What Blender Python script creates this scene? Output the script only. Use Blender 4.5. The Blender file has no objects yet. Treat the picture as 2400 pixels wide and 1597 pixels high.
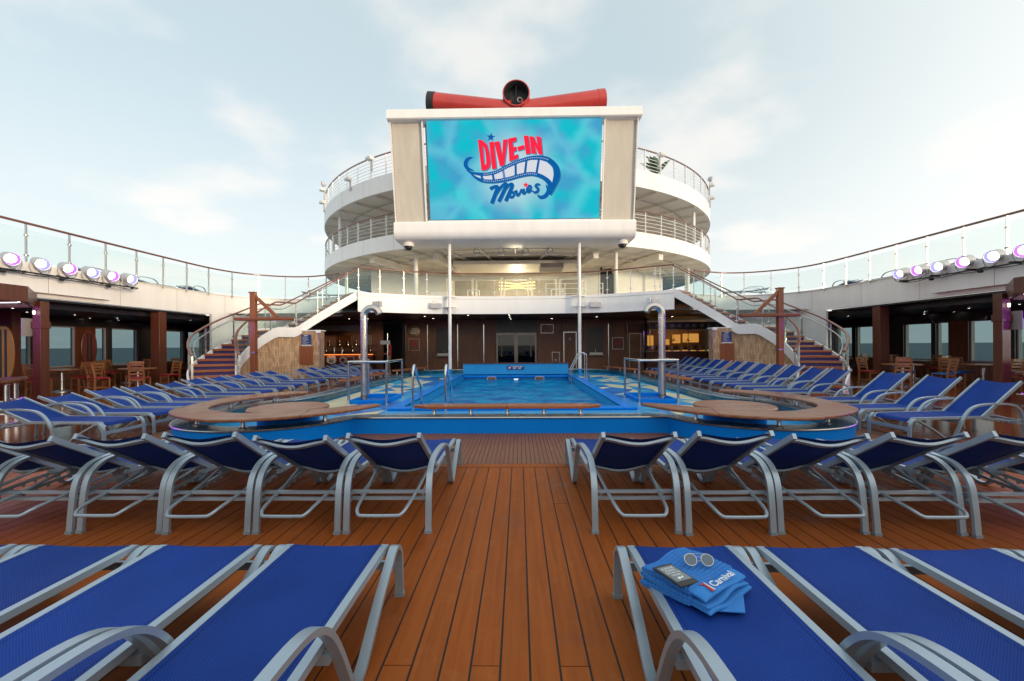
import bpy, bmesh, math, random
from mathutils import Vector, Matrix
random.seed(7)
R = math.radians
sc = bpy.context.scene
C = sc.collection

# ---------------------------------------------------------------- camera, sky, sun, exposure
cam = bpy.data.cameras.new('camera'); cam_o = bpy.data.objects.new('camera', cam); C.objects.link(cam_o)
cam.sensor_width = 36; cam.lens = 15.0; cam.shift_y = 0.0044; cam.clip_start = 0.05; cam.clip_end = 60000
cam_o.matrix_world = Matrix.Translation((0.16, 0, 1.45)) @ Matrix.Rotation(0.0164, 4, 'Z') @ Matrix.Rotation(R(90), 4, 'X') @ Matrix.Rotation(-0.0063, 4, 'Z')
sc.camera = cam_o

SUN_EL, SUN_AZ = 4.0, 129.0      # azimuth clockwise from +Y (ahead): the sun stands low to the right, well behind the camera's shoulder
sdir = Vector((math.sin(R(SUN_AZ)) * math.cos(R(SUN_EL)), math.cos(R(SUN_AZ)) * math.cos(R(SUN_EL)), math.sin(R(SUN_EL))))
sun = bpy.data.lights.new('sun', 'SUN'); sun.energy = 1.3; sun.angle = R(7); sun.color = (1.0, 0.79, 0.54)
sun_o = bpy.data.objects.new('sun', sun); C.objects.link(sun_o)
sun_o.rotation_euler = sdir.to_track_quat('Z', 'Y').to_euler()

w = bpy.data.worlds.new('World'); sc.world = w; w.use_nodes = True
nt = w.node_tree; nt.nodes.clear()
def N(t, **k):
    n = nt.nodes.new(t)
    for a, b in k.items(): setattr(n, a, b)
    return n
L = lambda a, b: nt.links.new(a, b)
out = N('ShaderNodeOutputWorld'); bg = N('ShaderNodeBackground'); bg.inputs[1].default_value = 0.15
sky = N('ShaderNodeTexSky', sky_type='NISHITA', sun_disc=False, sun_elevation=R(SUN_EL), sun_rotation=R(SUN_AZ))
sky.air_density = 0.9; sky.dust_density = 1.0; sky.ozone_density = 1.5
tc = N('ShaderNodeTexCoord')
# clouds live on a flat layer overhead: direction divided by its height
sep = N('ShaderNodeSeparateXYZ'); L(tc.outputs['Generated'], sep.inputs[0])
mx = N('ShaderNodeMath', operation='MAXIMUM'); L(sep.outputs[2], mx.inputs[0]); mx.inputs[1].default_value = 0.0
ad = N('ShaderNodeMath', operation='ADD'); L(mx.outputs[0], ad.inputs[0]); ad.inputs[1].default_value = 0.22
dv = N('ShaderNodeVectorMath', operation='DIVIDE'); L(tc.outputs['Generated'], dv.inputs[0])
cmb = N('ShaderNodeCombineXYZ')
for i in range(3): L(ad.outputs[0], cmb.inputs[i])
L(cmb.outputs[0], dv.inputs[1])
mp = N('ShaderNodeMapping'); L(dv.outputs[0], mp.inputs[0]); mp.inputs[1].default_value = (2.05, 0.42, 0.0)
nz = N('ShaderNodeTexNoise'); nz.inputs['Scale'].default_value = 1.9; nz.inputs['Detail'].default_value = 5; nz.inputs['Roughness'].default_value = 0.48
L(mp.outputs[0], nz.inputs['Vector'])
rp = N('ShaderNodeMapRange', interpolation_type='SMOOTHSTEP'); rp.inputs[1].default_value = 0.50; rp.inputs[2].default_value = 0.68; rp.inputs[4].default_value = 0.5; L(nz.outputs['Fac'], rp.inputs[0])
veil = N('ShaderNodeMixRGB'); veil.inputs[0].default_value = 0.66; veil.inputs[2].default_value = (2.72, 3.18, 3.26, 1)   # thin high haze layer
L(sky.outputs[0], veil.inputs[1])
dt = N('ShaderNodeVectorMath', operation='DOT_PRODUCT'); L(tc.outputs['Generated'], dt.inputs[0]); dt.inputs[1].default_value = tuple(sdir)
hz_ = N('ShaderNodeMapRange', interpolation_type='SMOOTHSTEP'); hz_.inputs[1].default_value = 0.0; hz_.inputs[2].default_value = 0.55; hz_.inputs[3].default_value = 0.75; hz_.inputs[4].default_value = 0.0; L(mx.outputs[0], hz_.inputs[0])
hv = N('ShaderNodeMixRGB'); hv.inputs[2].default_value = (3.42, 3.46, 3.42, 1); L(hz_.outputs[0], hv.inputs[0]); L(veil.outputs[0], hv.inputs[1])     # pale horizon haze
gw = N('ShaderNodeMapRange', interpolation_type='SMOOTHSTEP'); gw.inputs[1].default_value = -0.35; gw.inputs[2].default_value = 1.0; gw.inputs[3].default_value = 0.0; gw.inputs[4].default_value = 0.8; L(dt.outputs['Value'], gw.inputs[0])
gh = N('ShaderNodeMixRGB'); gh.inputs[2].default_value = (5.4, 5.05, 4.6, 1); L(gw.outputs[0], gh.inputs[0]); L(hv.outputs[0], gh.inputs[1])            # haze brightens towards the sun
cl = N('ShaderNodeMixRGB'); cl.inputs[2].default_value = (3.95, 3.6, 3.3, 1)
L(rp.outputs[0], cl.inputs[0]); L(gh.outputs[0], cl.inputs[1]); L(cl.outputs[0], bg.inputs[0]); L(bg.outputs[0], out.inputs[0])

vs = sc.view_settings; vs.view_transform = 'Standard'; vs.look = 'None'; vs.exposure = 1.0; vs.gamma = 1.0; vs.use_curve_mapping = False
cy = sc.cycles
try:
    cy.max_bounces = 10; cy.diffuse_bounces = 6; cy.transparent_max_bounces = 24; cy.caustics_reflective = False; cy.caustics_refractive = False; cy.sample_clamp_indirect = 4.0
except Exception: pass

# ---------------------------------------------------------------- helpers
def V(*a): return Vector(a)
def cr(pts, n=6, closed=False):
    """Catmull-Rom through pts, n steps a span"""
    p = [Vector(q) for q in pts]; m = len(p); o = []
    g = (lambda i: p[i % m]) if closed else (lambda i: p[max(0, min(m - 1, i))])
    for i in range(m if closed else m - 1):
        a, b, c, d = g(i - 1), g(i), g(i + 1), g(i + 2)
        for k in range(n):
            t = k / n
            o.append(0.5 * ((2 * b) + (c - a) * t + (2 * a - 5 * b + 4 * c - d) * t * t + (3 * b - a - 3 * c + d) * t ** 3))
    if not closed: o.append(p[-1].copy())
    return o
def arclen(path):
    s = [0.0]
    for a, b in zip(path, path[1:]): s.append(s[-1] + (b - a).length)
    return s
def at_len(path, s, d):
    d = max(0, min(s[-1], d))
    for i in range(len(s) - 1):
        if d <= s[i + 1] or i == len(s) - 2:
            f = (d - s[i]) / max(1e-9, s[i + 1] - s[i]); return path[i].lerp(path[i + 1], f)
def tang(path, i):
    a = path[max(0, i - 1)]; b = path[min(len(path) - 1, i + 1)]; t = (b - a); t.normalize(); return t
def plan_offset(path, d):
    """shift a plan path to its left by d"""
    o = []
    for i, p in enumerate(path):
        t = tang(path, i); n = V(-t.y, t.x, 0); n.normalize(); o.append(p + n * d)
    return o

class MB:
    def __init__(s): s.v = []; s.f = []
    def add(s, vs, fs):
        b = len(s.v); s.v += [tuple(q) for q in vs]; s.f += [tuple(b + i for i in f) for f in fs]; return s
    def box(s, x0, x1, y0, y1, z0, z1):
        return s.add([(x0,y0,z0),(x1,y0,z0),(x1,y1,z0),(x0,y1,z0),(x0,y0,z1),(x1,y0,z1),(x1,y1,z1),(x0,y1,z1)],
                     [(3,2,1,0),(4,5,6,7),(0,1,5,4),(1,2,6,5),(2,3,7,6),(3,0,4,7)])
    def bar(s, a, b, wd, ht, up=(0,0,1)):
        a = Vector(a); b = Vector(b); t = (b - a).normalized(); u = Vector(up); x = t.cross(u)
        if x.length < 1e-4: x = t.cross(V(0,1,0))
        x.normalize(); u = x.cross(t); x *= wd / 2; u *= ht / 2
        return s.add([a-x-u, a+x-u, a+x+u, a-x+u, b-x-u, b+x-u, b+x+u, b-x+u],
                     [(0,1,2,3),(7,6,5,4),(0,4,5,1),(1,5,6,2),(2,6,7,3),(3,7,4,0)])
    def sweep(s, path, prof, up=(0,0,1), closed=False, flat=False, scale=None):
        """prof: list of (side, up) offsets; flat keeps up vertical"""
        n = len(path); m = len(prof); b = len(s.v); path = [Vector(p) for p in path]
        for i, p in enumerate(path):
            if closed: t = (path[(i + 1) % n] - path[i - 1]).normalized()
            else: t = tang(path, i)
            u = Vector(up); x = t.cross(u)
            if x.length < 1e-4: x = t.cross(V(0,1,0))
            x.normalize()
            if not flat: u = x.cross(t).normalized()
            k = scale[i] if scale else 1.0
            for (a, c) in prof: s.v.append(tuple(p + x * (a * k) + u * (c * k)))
        for i in range(n if closed else n - 1):
            for j in range(m):
                s.f.append((b + i*m + j, b + i*m + (j+1) % m, b + ((i+1) % n)*m + (j+1) % m, b + ((i+1) % n)*m + j))
        if not closed and m > 2:
            s.f.append(tuple(b + j for j in range(m))[::-1]); s.f.append(tuple(b + (n-1)*m + j for j in range(m)))
        return s
    def tube(s, path, r, n=8, closed=False, scale=None, up=None):
        path = [Vector(p) for p in path]
        if up is None:
            d = path[-1] - path[0]; dirs = [tang(path, i) for i in range(len(path))]
            up = (0,0,1) if max(abs(t.z) for t in dirs) < 0.95 else ((0.31,0.95,0.02) if max(abs(t.y) for t in dirs) < 0.9 else (0.95,0.1,0.3))
        prof = [(r*math.cos(2*math.pi*k/n), r*math.sin(2*math.pi*k/n)) for k in range(n)]
        return s.sweep(path, prof, up=up, closed=closed, scale=scale)
    def flatbar(s, path, wdir, wd, th):
        """bar of width wd along the fixed direction wdir, thickness th in the plane of the path"""
        wdv = Vector(wdir).normalized(); n = len(path); b = len(s.v); path = [Vector(p) for p in path]
        for i, p in enumerate(path):
            t = tang(path, i); nn = wdv.cross(t).normalized()
            for a, c in ((-1,-1),(1,-1),(1,1),(-1,1)): s.v.append(tuple(p + wdv*(a*wd/2) + nn*(c*th/2)))
        for i in range(n - 1):
            for j in range(4): s.f.append((b+i*4+j, b+i*4+(j+1)%4, b+(i+1)*4+(j+1)%4, b+(i+1)*4+j))
        s.f.append((b+3,b+2,b+1,b)); e = b+(n-1)*4; s.f.append((e,e+1,e+2,e+3)); return s
    def cyl(s, c, r, z0, z1, n=20, r2=None):
        r2 = r if r2 is None else r2; b = []; cx, cyy = c
        for k in range(n): a = 2*math.pi*k/n; b.append((cx+r*math.cos(a), cyy+r*math.sin(a), z0))
        for k in range(n): a = 2*math.pi*k/n; b.append((cx+r2*math.cos(a), cyy+r2*math.sin(a), z1))
        return s.add(b, [(k,(k+1)%n,n+(k+1)%n,n+k) for k in range(n)] + [tuple(range(n))[::-1], tuple(range(n,2*n))])
    def lathe(s, prof, c=(0,0,0), n=24, axis=None):
        """prof (r,h) turned round axis (default z)"""
        ax = Vector(axis).normalized() if axis else V(0,0,1); c = Vector(c)
        q = ax.to_track_quat('Z','Y').to_matrix(); b = len(s.v); m = len(prof)
        for k in range(n):
            a = 2*math.pi*k/n
            for (r, h) in prof: s.v.append(tuple(c + q @ V(r*math.cos(a), r*math.sin(a), h)))
        for k in range(n):
            for j in range(m-1): s.f.append((b+k*m+j, b+((k+1)%n)*m+j, b+((k+1)%n)*m+j+1, b+k*m+j+1))
        return s
    def prism(s, poly, vec):
        poly = [Vector(p) for p in poly]; vec = Vector(vec); n = len(poly)
        return s.add(poly + [p + vec for p in poly], [tuple(range(n))[::-1], tuple(range(n, 2*n))] + [(k,(k+1)%n,n+(k+1)%n,n+k) for k in range(n)])
    def grid(s, fn, nu, nv):
        b = []
        for i in range(nu+1):
            for j in range(nv+1): b.append(fn(i/nu, j/nv))
        return s.add(b, [(i*(nv+1)+j, (i+1)*(nv+1)+j, (i+1)*(nv+1)+j+1, i*(nv+1)+j+1) for i in range(nu) for j in range(nv)])
    def mesh(s, name, smooth=True, recalc=True):
        me = bpy.data.meshes.new(name); me.from_pydata(s.v, [], s.f); me.validate()
        if recalc:
            bm = bmesh.new(); bm.from_mesh(me); bmesh.ops.recalc_face_normals(bm, faces=bm.faces); bm.to_mesh(me); bm.free()
        if smooth:
            me.polygons.foreach_set('use_smooth', [True]*len(me.polygons)); me.set_sharp_from_angle(angle=R(32))
        return me
    def build(s, name, m, parent=None, smooth=True, recalc=True, bevel=0):
        o = obj(name, s.mesh(name, smooth, recalc), m, parent)
        if bevel:
            md = o.modifiers.new('bevel', 'BEVEL'); md.width = bevel; md.segments = 2; md.limit_method = 'ANGLE'; md.angle_limit = R(40)
        return o
def obj(name, me, m=None, parent=None):
    o = bpy.data.objects.new(name, me); C.objects.link(o)
    if m is not None and me is not None and len(me.materials) == 0: me.materials.append(m)
    if parent is not None: o.parent = parent
    return o
def tag(o, label=None, cat=None, group=None, kind=None):
    if label: o['label'] = label
    if cat: o['category'] = cat
    if group: o['group'] = group
    if kind: o['kind'] = kind
    return o
def thing(name, label, cat, loc=(0,0,0), rz=0, group=None):
    o = bpy.data.objects.new(name, None); C.objects.link(o); o.location = loc; o.rotation_euler = (0,0,rz); o.empty_display_size = 0.2
    return tag(o, label, cat, group)
def children(o): return [c for c in o.children]
def copy_tree(o, parent=None):
    c = o.copy(); C.objects.link(c); c.parent = parent
    for ch in children(o): copy_tree(ch, c)
    return c
def fill(loops, z):
    """flat sheet bounded by loops (outer, holes)"""
    bm = bmesh.new()
    for lp in loops:
        vs_ = [bm.verts.new((p[0], p[1], z)) for p in lp]
        for i in range(len(vs_)): bm.edges.new((vs_[i], vs_[(i+1) % len(vs_)]))
    bmesh.ops.triangle_fill(bm, use_beauty=True, use_dissolve=False, edges=bm.edges[:])
    for f in bm.faces:
        f.normal_update()
        if f.normal.z < 0: f.normal_flip()
    me = bpy.data.meshes.new('sheet'); bm.to_mesh(me); bm.free(); return me
def text_mesh(body, size, align='CENTER', shear=0, ext=0.0, bold=0.0, space=1.0):
    cu = bpy.data.curves.new('lettering', 'FONT'); cu.body = body; cu.size = size; cu.align_x = align; cu.align_y = 'CENTER'; cu.shear = shear
    cu.extrude = ext; cu.offset = bold; cu.space_character = space; cu.resolution_u = 4
    o = bpy.data.objects.new('lettering', cu); C.objects.link(o)
    dg = bpy.context.evaluated_depsgraph_get(); me = bpy.data.meshes.new_from_object(o.evaluated_get(dg))
    bpy.data.objects.remove(o); return me
def place_text(name, body, size, m, parent, mat4, **k):
    o = obj(name, text_mesh(body, size, **k), m, parent); o.matrix_local = mat4; return o
ORD = ['first','second','third','fourth','fifth','sixth','seventh','eighth','ninth','tenth','eleventh','twelfth','thirteenth','fourteenth','fifteenth','sixteenth']

# ---------------------------------------------------------------- materials
def newmat(name):
    m = bpy.data.materials.new(name); m.use_nodes = True; t = m.node_tree
    return m, t, t.nodes['Principled BSDF']
def nn(t, typ, **k):
    n = t.nodes.new(typ)
    for a, b in k.items(): setattr(n, a, b)
    return n
def mat(name, col, rough=0.5, metal=0.0, var=0.10, scale=3.0, bump=0.0, bscale=60.0, stretch=(1,1,1), rvar=0.12, coat=0.0, spec=0.5, local=False, rnd=0.0):
    m, t, b = newmat(name); lk = t.links.new
    b.inputs['Metallic'].default_value = metal; b.inputs['Coat Weight'].default_value = coat; b.inputs['Coat Roughness'].default_value = 0.08
    b.inputs['Specular IOR Level'].default_value = spec
    src = nn(t,'ShaderNodeTexCoord').outputs['Object'] if local else nn(t,'ShaderNodeNewGeometry').outputs['Position']
    mpp = nn(t,'ShaderNodeMapping'); mpp.inputs['Scale'].default_value = stretch; lk(src, mpp.inputs[0])
    n1 = nn(t,'ShaderNodeTexNoise'); n1.inputs['Scale'].default_value = scale; n1.inputs['Detail'].default_value = 6; n1.inputs['Roughness'].default_value = 0.6; lk(mpp.outputs[0], n1.inputs['Vector'])
    mix = nn(t,'ShaderNodeMixRGB'); c = Vector(col[:3])
    lo = c*(1-var); hi = c*(1+var); mix.inputs[1].default_value = (*lo,1); mix.inputs[2].default_value = (*hi,1)
    rm = nn(t,'ShaderNodeMapRange'); rm.inputs[1].default_value = 0.3; rm.inputs[2].default_value = 0.7; lk(n1.outputs['Fac'], rm.inputs[0]); lk(rm.outputs[0], mix.inputs[0])
    colout = mix.outputs[0]
    if rnd:
        oi = nn(t,'ShaderNodeObjectInfo'); hsv = nn(t,'ShaderNodeHueSaturation'); r2 = nn(t,'ShaderNodeMapRange'); r2.inputs[3].default_value = 1-rnd; r2.inputs[4].default_value = 1+rnd
        lk(oi.outputs['Random'], r2.inputs[0]); lk(r2.outputs[0], hsv.inputs['Value']); lk(colout, hsv.inputs['Color']); colout = hsv.outputs[0]
    lk(colout, b.inputs['Base Color'])
    rr = nn(t,'ShaderNodeMapRange'); rr.inputs[3].default_value = max(0.02, rough*(1-rvar*2)); rr.inputs[4].default_value = min(1, rough*(1+rvar*2)); lk(n1.outputs['Fac'], rr.inputs[0]); lk(rr.outputs[0], b.inputs['Roughness'])
    if bump:
        n2 = nn(t,'ShaderNodeTexNoise'); n2.inputs['Scale'].default_value = bscale; n2.inputs['Detail'].default_value = 4; lk(mpp.outputs[0], n2.inputs['Vector'])
        bp = nn(t,'ShaderNodeBump'); bp.inputs['Strength'].default_value = bump; bp.inputs['Distance'].default_value = 0.01; lk(n2.outputs['Fac'], bp.inputs['Height']); lk(bp.outputs[0], b.inputs['Normal'])
    return m
def emit(name, col, strength):
    m = bpy.data.materials.new(name); m.use_nodes = True; t = m.node_tree; t.nodes.clear()
    e = nn(t,'ShaderNodeEmission'); e.inputs[0].default_value = (*col,1); e.inputs[1].default_value = strength
    o = nn(t,'ShaderNodeOutputMaterial'); t.links.new(e.outputs[0], o.inputs[0]); return m
def glass(name, tint, refl=1.0, body=0.0, bodycol=(0.7,0.8,0.8)):
    m = bpy.data.materials.new(name); m.use_nodes = True; t = m.node_tree; t.nodes.clear(); lk = t.links.new
    tr = nn(t,'ShaderNodeBsdfTransparent'); tr.inputs[0].default_value = (*tint,1)
    gl = nn(t,'ShaderNodeBsdfGlossy'); gl.inputs['Roughness'].default_value = 0.02
    fr = nn(t,'ShaderNodeFresnel'); fr.inputs[0].default_value = 1.45
    bf = nn(t,'ShaderNodeNewGeometry'); inv = nn(t,'ShaderNodeMath', operation='MULTIPLY_ADD'); lk(bf.outputs['Backfacing'], inv.inputs[0]); inv.inputs[1].default_value = -refl; inv.inputs[2].default_value = refl
    mu = nn(t,'ShaderNodeMath', operation='MULTIPLY'); lk(fr.outputs[0], mu.inputs[0]); lk(inv.outputs[0], mu.inputs[1])
    mx_ = nn(t,'ShaderNodeMixShader'); lk(mu.outputs[0], mx_.inputs[0]); 
    if body:
        df = nn(t,'ShaderNodeBsdfDiffuse'); df.inputs[0].default_value = (*bodycol,1); m2 = nn(t,'ShaderNodeMixShader'); m2.inputs[0].default_value = body
        lk(tr.outputs[0], m2.inputs[1]); lk(df.outputs[0], m2.inputs[2]); lk(m2.outputs[0], mx_.inputs[1])
    else: lk(tr.outputs[0], mx_.inputs[1])
    lk(gl.outputs[0], mx_.inputs[2]); o = nn(t,'ShaderNodeOutputMaterial'); lk(mx_.outputs[0], o.inputs[0]); return m

def m_sling():
    m, t, b = newmat('blue sling fabric'); lk = t.links.new
    co = nn(t,'ShaderNodeTexCoord'); sp = nn(t,'ShaderNodeSeparateXYZ'); lk(co.outputs['Object'], sp.inputs[0])
    def wave(ax, k, ph=0):
        a = nn(t,'ShaderNodeMath', operation='MULTIPLY_ADD'); lk(sp.outputs[ax], a.inputs[0]); a.inputs[1].default_value = k; a.inputs[2].default_value = ph
        s_ = nn(t,'ShaderNodeMath', operation='SINE'); lk(a.outputs[0], s_.inputs[0]); return s_
    w1 = wave(0, 2*math.pi/0.0125); w2 = wave(1, 2*math.pi/0.0105)
    pr = nn(t,'ShaderNodeMath', operation='MULTIPLY'); lk(w1.outputs[0], pr.inputs[0]); lk(w2.outputs[0], pr.inputs[1])
    mr = nn(t,'ShaderNodeMapRange'); mr.inputs[1].default_value = -1; lk(pr.outputs[0], mr.inputs[0])
    nz_ = nn(t,'ShaderNodeTexNoise'); nz_.inputs['Scale'].default_value = 2.3; lk(nn(t,'ShaderNodeNewGeometry').outputs['Position'], nz_.inputs['Vector'])
    mix = nn(t,'ShaderNodeMixRGB'); mix.inputs[1].default_value = (0.006,0.030,0.19,1); mix.inputs[2].default_value = (0.015,0.060,0.32,1); lk(mr.outputs[0], mix.inputs[0])
    hs = nn(t,'ShaderNodeHueSaturation'); lk(mix.outputs[0], hs.inputs['Color']); m3 = nn(t,'ShaderNodeMapRange'); m3.inputs[1].default_value = .3; m3.inputs[2].default_value = .7; m3.inputs[3].default_value = 0.86; m3.inputs[4].default_value = 1.14; lk(nz_.outputs['Fac'], m3.inputs[0]); lk(m3.outputs[0], hs.inputs['Value'])
    oi = nn(t,'ShaderNodeObjectInfo'); h2 = nn(t,'ShaderNodeHueSaturation'); r7 = nn(t,'ShaderNodeMapRange'); r7.inputs[3].default_value = 0.9; r7.inputs[4].default_value = 1.12; lk(oi.outputs['Random'], r7.inputs[0]); lk(r7.outputs[0], h2.inputs['Value']); lk(hs.outputs[0], h2.inputs['Color'])
    ax = nn(t,'ShaderNodeMath', operation='ABSOLUTE'); lk(sp.outputs[0], ax.inputs[0]); sb = nn(t,'ShaderNodeMath', operation='SUBTRACT'); lk(ax.outputs[0], sb.inputs[0]); sb.inputs[1].default_value = 0.226
    a2 = nn(t,'ShaderNodeMath', operation='ABSOLUTE'); lk(sb.outputs[0], a2.inputs[0]); lt = nn(t,'ShaderNodeMath', operation='LESS_THAN'); lk(a2.outputs[0], lt.inputs[0]); lt.inputs[1].default_value = 0.0022
    hm = nn(t,'ShaderNodeMixRGB', blend_type='MULTIPLY'); hm.inputs[2].default_value = (0.45,0.45,0.5,1); lk(lt.outputs[0], hm.inputs[0]); lk(h2.outputs[0], hm.inputs[1])
    lk(hm.outputs[0], b.inputs['Base Color']); b.inputs['Roughness'].default_value = 0.55; b.inputs['Specular IOR Level'].default_value = 0.08
    bp = nn(t,'ShaderNodeBump'); bp.inputs['Strength'].default_value = 0.6; bp.inputs['Distance'].default_value = 0.003; lk(mr.outputs[0], bp.inputs['Height']); lk(bp.outputs[0], b.inputs['Normal'])
    return m
def m_wood(name, c1, c2, rough, axis, rnd=0.12, coat=0.0, fine=26, bump=0.15, wet=0.0):
    """grain stretched along axis 0/1/2 in world space"""
    m, t, b = newmat(name); lk = t.links.new
    g = nn(t,'ShaderNodeNewGeometry'); mpp = nn(t,'ShaderNodeMapping'); s_ = [fine]*3; s_[axis] = fine*0.05; mpp.inputs['Scale'].default_value = s_; lk(g.outputs['Position'], mpp.inputs[0])
    oi = nn(t,'ShaderNodeObjectInfo'); ad_ = nn(t,'ShaderNodeVectorMath', operation='ADD'); sc_ = nn(t,'ShaderNodeMath', operation='MULTIPLY'); lk(oi.outputs['Random'], sc_.inputs[0]); sc_.inputs[1].default_value = 60; lk(mpp.outputs[0], ad_.inputs[0]); lk(sc_.outputs[0], ad_.inputs[1])
    n1 = nn(t,'ShaderNodeTexNoise'); n1.inputs['Scale'].default_value = 1.0; n1.inputs['Detail'].default_value = 8; n1.inputs['Roughness'].default_value = 0.62; n1.inputs['Distortion'].default_value = 0.4; lk(ad_.outputs[0], n1.inputs['Vector'])
    rp_ = nn(t,'ShaderNodeValToRGB'); rp_.color_ramp.elements[0].position = 0.30; rp_.color_ramp.elements[1].position = 0.72; rp_.color_ramp.elements[0].color = (*c1,1); rp_.color_ramp.elements[1].color = (*c2,1); lk(n1.outputs['Fac'], rp_.inputs[0])
    hs = nn(t,'ShaderNodeHueSaturation'); r2 = nn(t,'ShaderNodeMapRange'); r2.inputs[3].default_value = 1-rnd; r2.inputs[4].default_value = 1+rnd; lk(oi.outputs['Random'], r2.inputs[0]); lk(r2.outputs[0], hs.inputs['Value']); lk(rp_.outputs[0], hs.inputs['Color'])
    big = nn(t,'ShaderNodeTexNoise'); big.inputs['Scale'].default_value = 0.8; big.inputs['Detail'].default_value = 5; lk(g.outputs['Position'], big.inputs['Vector'])
    st = nn(t,'ShaderNodeMixRGB', blend_type='MULTIPLY'); st.inputs[0].default_value = 0.35; lk(hs.outputs[0], st.inputs[1]); lk(big.outputs['Fac'], st.inputs[2])
    gm = nn(t,'ShaderNodeMixRGB', blend_type='MULTIPLY'); gm.inputs[0].default_value = 1; gm.inputs[2].default_value = (1.2,1.2,1.2,1); lk(st.outputs[0], gm.inputs[1]); lk(gm.outputs[0], b.inputs['Base Color'])
    rr = nn(t,'ShaderNodeMapRange'); rr.inputs[1].default_value = 0.38; rr.inputs[2].default_value = 0.62; rr.inputs[3].default_value = max(0.03, rough*(1-wet)); rr.inputs[4].default_value = min(1, rough*1.2); lk(big.outputs['Fac'], rr.inputs[0]); lk(rr.outputs[0], b.inputs['Roughness'])
    b.inputs['Coat Weight'].default_value = coat; b.inputs['Coat Roughness'].default_value = 0.12
    bp = nn(t,'ShaderNodeBump'); bp.inputs['Strength'].default_value = bump; bp.inputs['Distance'].default_value = 0.004; lk(n1.outputs['Fac'], bp.inputs['Height']); lk(bp.outputs[0], b.inputs['Normal'])
    return m, t, b
def m_deck():
    """teak-brown deck; the boards under and beside the side decks have been hosed down and stay wet"""
    m, t, b = m_wood('brown deck board', (0.255,0.064,0.010), (0.345,0.094,0.017), 0.55, 1, rnd=0.06, fine=30, bump=0.12)
    b.inputs['Specular IOR Level'].default_value = 0.18
    lk = t.links.new; g = nn(t,'ShaderNodeNewGeometry'); sp = nn(t,'ShaderNodeSeparateXYZ'); lk(g.outputs['Position'], sp.inputs[0])
    ab = nn(t,'ShaderNodeMath', operation='ABSOLUTE'); lk(sp.outputs[0], ab.inputs[0])
    nz_ = nn(t,'ShaderNodeTexNoise'); nz_.inputs['Scale'].default_value = 0.45; nz_.inputs['Detail'].default_value = 4; lk(g.outputs['Position'], nz_.inputs['Vector'])
    ma = nn(t,'ShaderNodeMath', operation='MULTIPLY_ADD'); lk(nz_.outputs['Fac'], ma.inputs[0]); ma.inputs[1].default_value = 6.0; lk(ab.outputs[0], ma.inputs[2])
    mr = nn(t,'ShaderNodeMapRange'); mr.inputs[1].default_value = 8.2; mr.inputs[2].default_value = 10.0; lk(ma.outputs[0], mr.inputs[0])
    old = b.inputs['Roughness'].links[0].from_socket; mx_ = nn(t,'ShaderNodeMix'); mx_.data_type = 'FLOAT'; lk(mr.outputs[0], mx_.inputs[0]); lk(old, mx_.inputs[2]); mx_.inputs[3].default_value = 0.10; lk(mx_.outputs[0], b.inputs['Roughness'])
    # dried water marks and damp patches
    n4 = nn(t,'ShaderNodeTexNoise'); n4.inputs['Scale'].default_value = 1.3; n4.inputs['Detail'].default_value = 7; n4.inputs['Roughness'].default_value = 0.62; n4.inputs['Distortion'].default_value = 0.6; lk(g.outputs['Position'], n4.inputs['Vector'])
    r4 = nn(t,'ShaderNodeMapRange'); r4.inputs[1].default_value = 0.56; r4.inputs[2].default_value = 0.63; lk(n4.outputs['Fac'], r4.inputs[0])
    oc = b.inputs['Base Color'].links[0].from_socket; dk = nn(t,'ShaderNodeMixRGB', blend_type='MULTIPLY'); dk.inputs[2].default_value = (0.84,0.83,0.82,1); lk(r4.outputs[0], dk.inputs[0]); lk(oc, dk.inputs[1])
    n6 = nn(t,'ShaderNodeTexNoise'); n6.inputs['Scale'].default_value = 5.0; n6.inputs['Detail'].default_value = 8; n6.inputs['Roughness'].default_value = 0.7; lk(g.outputs['Position'], n6.inputs['Vector'])
    r6 = nn(t,'ShaderNodeMapRange'); r6.inputs[1].default_value = 0.55; r6.inputs[2].default_value = 0.75; r6.inputs[4].default_value = 0.35; lk(n6.outputs['Fac'], r6.inputs[0])
    wr = nn(t,'ShaderNodeMixRGB'); wr.inputs[2].default_value = (0.40,0.17,0.06,1); lk(r6.outputs[0], wr.inputs[0]); lk(dk.outputs[0], wr.inputs[1]); lk(wr.outputs[0], b.inputs['Base Color'])
    old2 = b.inputs['Roughness'].links[0].from_socket; mx4 = nn(t,'ShaderNodeMix'); mx4.data_type = 'FLOAT'; f4 = nn(t,'ShaderNodeMath', operation='MULTIPLY'); lk(r4.outputs[0], f4.inputs[0]); f4.inputs[1].default_value = 0.55; lk(f4.outputs[0], mx4.inputs[0]); lk(old2, mx4.inputs[2]); mx4.inputs[3].default_value = 0.2; lk(mx4.outputs[0], b.inputs['Roughness'])
    cm = nn(t,'ShaderNodeMath', operation='MULTIPLY'); lk(mr.outputs[0], cm.inputs[0]); cm.inputs[1].default_value = 0.8; lk(cm.outputs[0], b.inputs['Coat Weight'])
    return m
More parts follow.
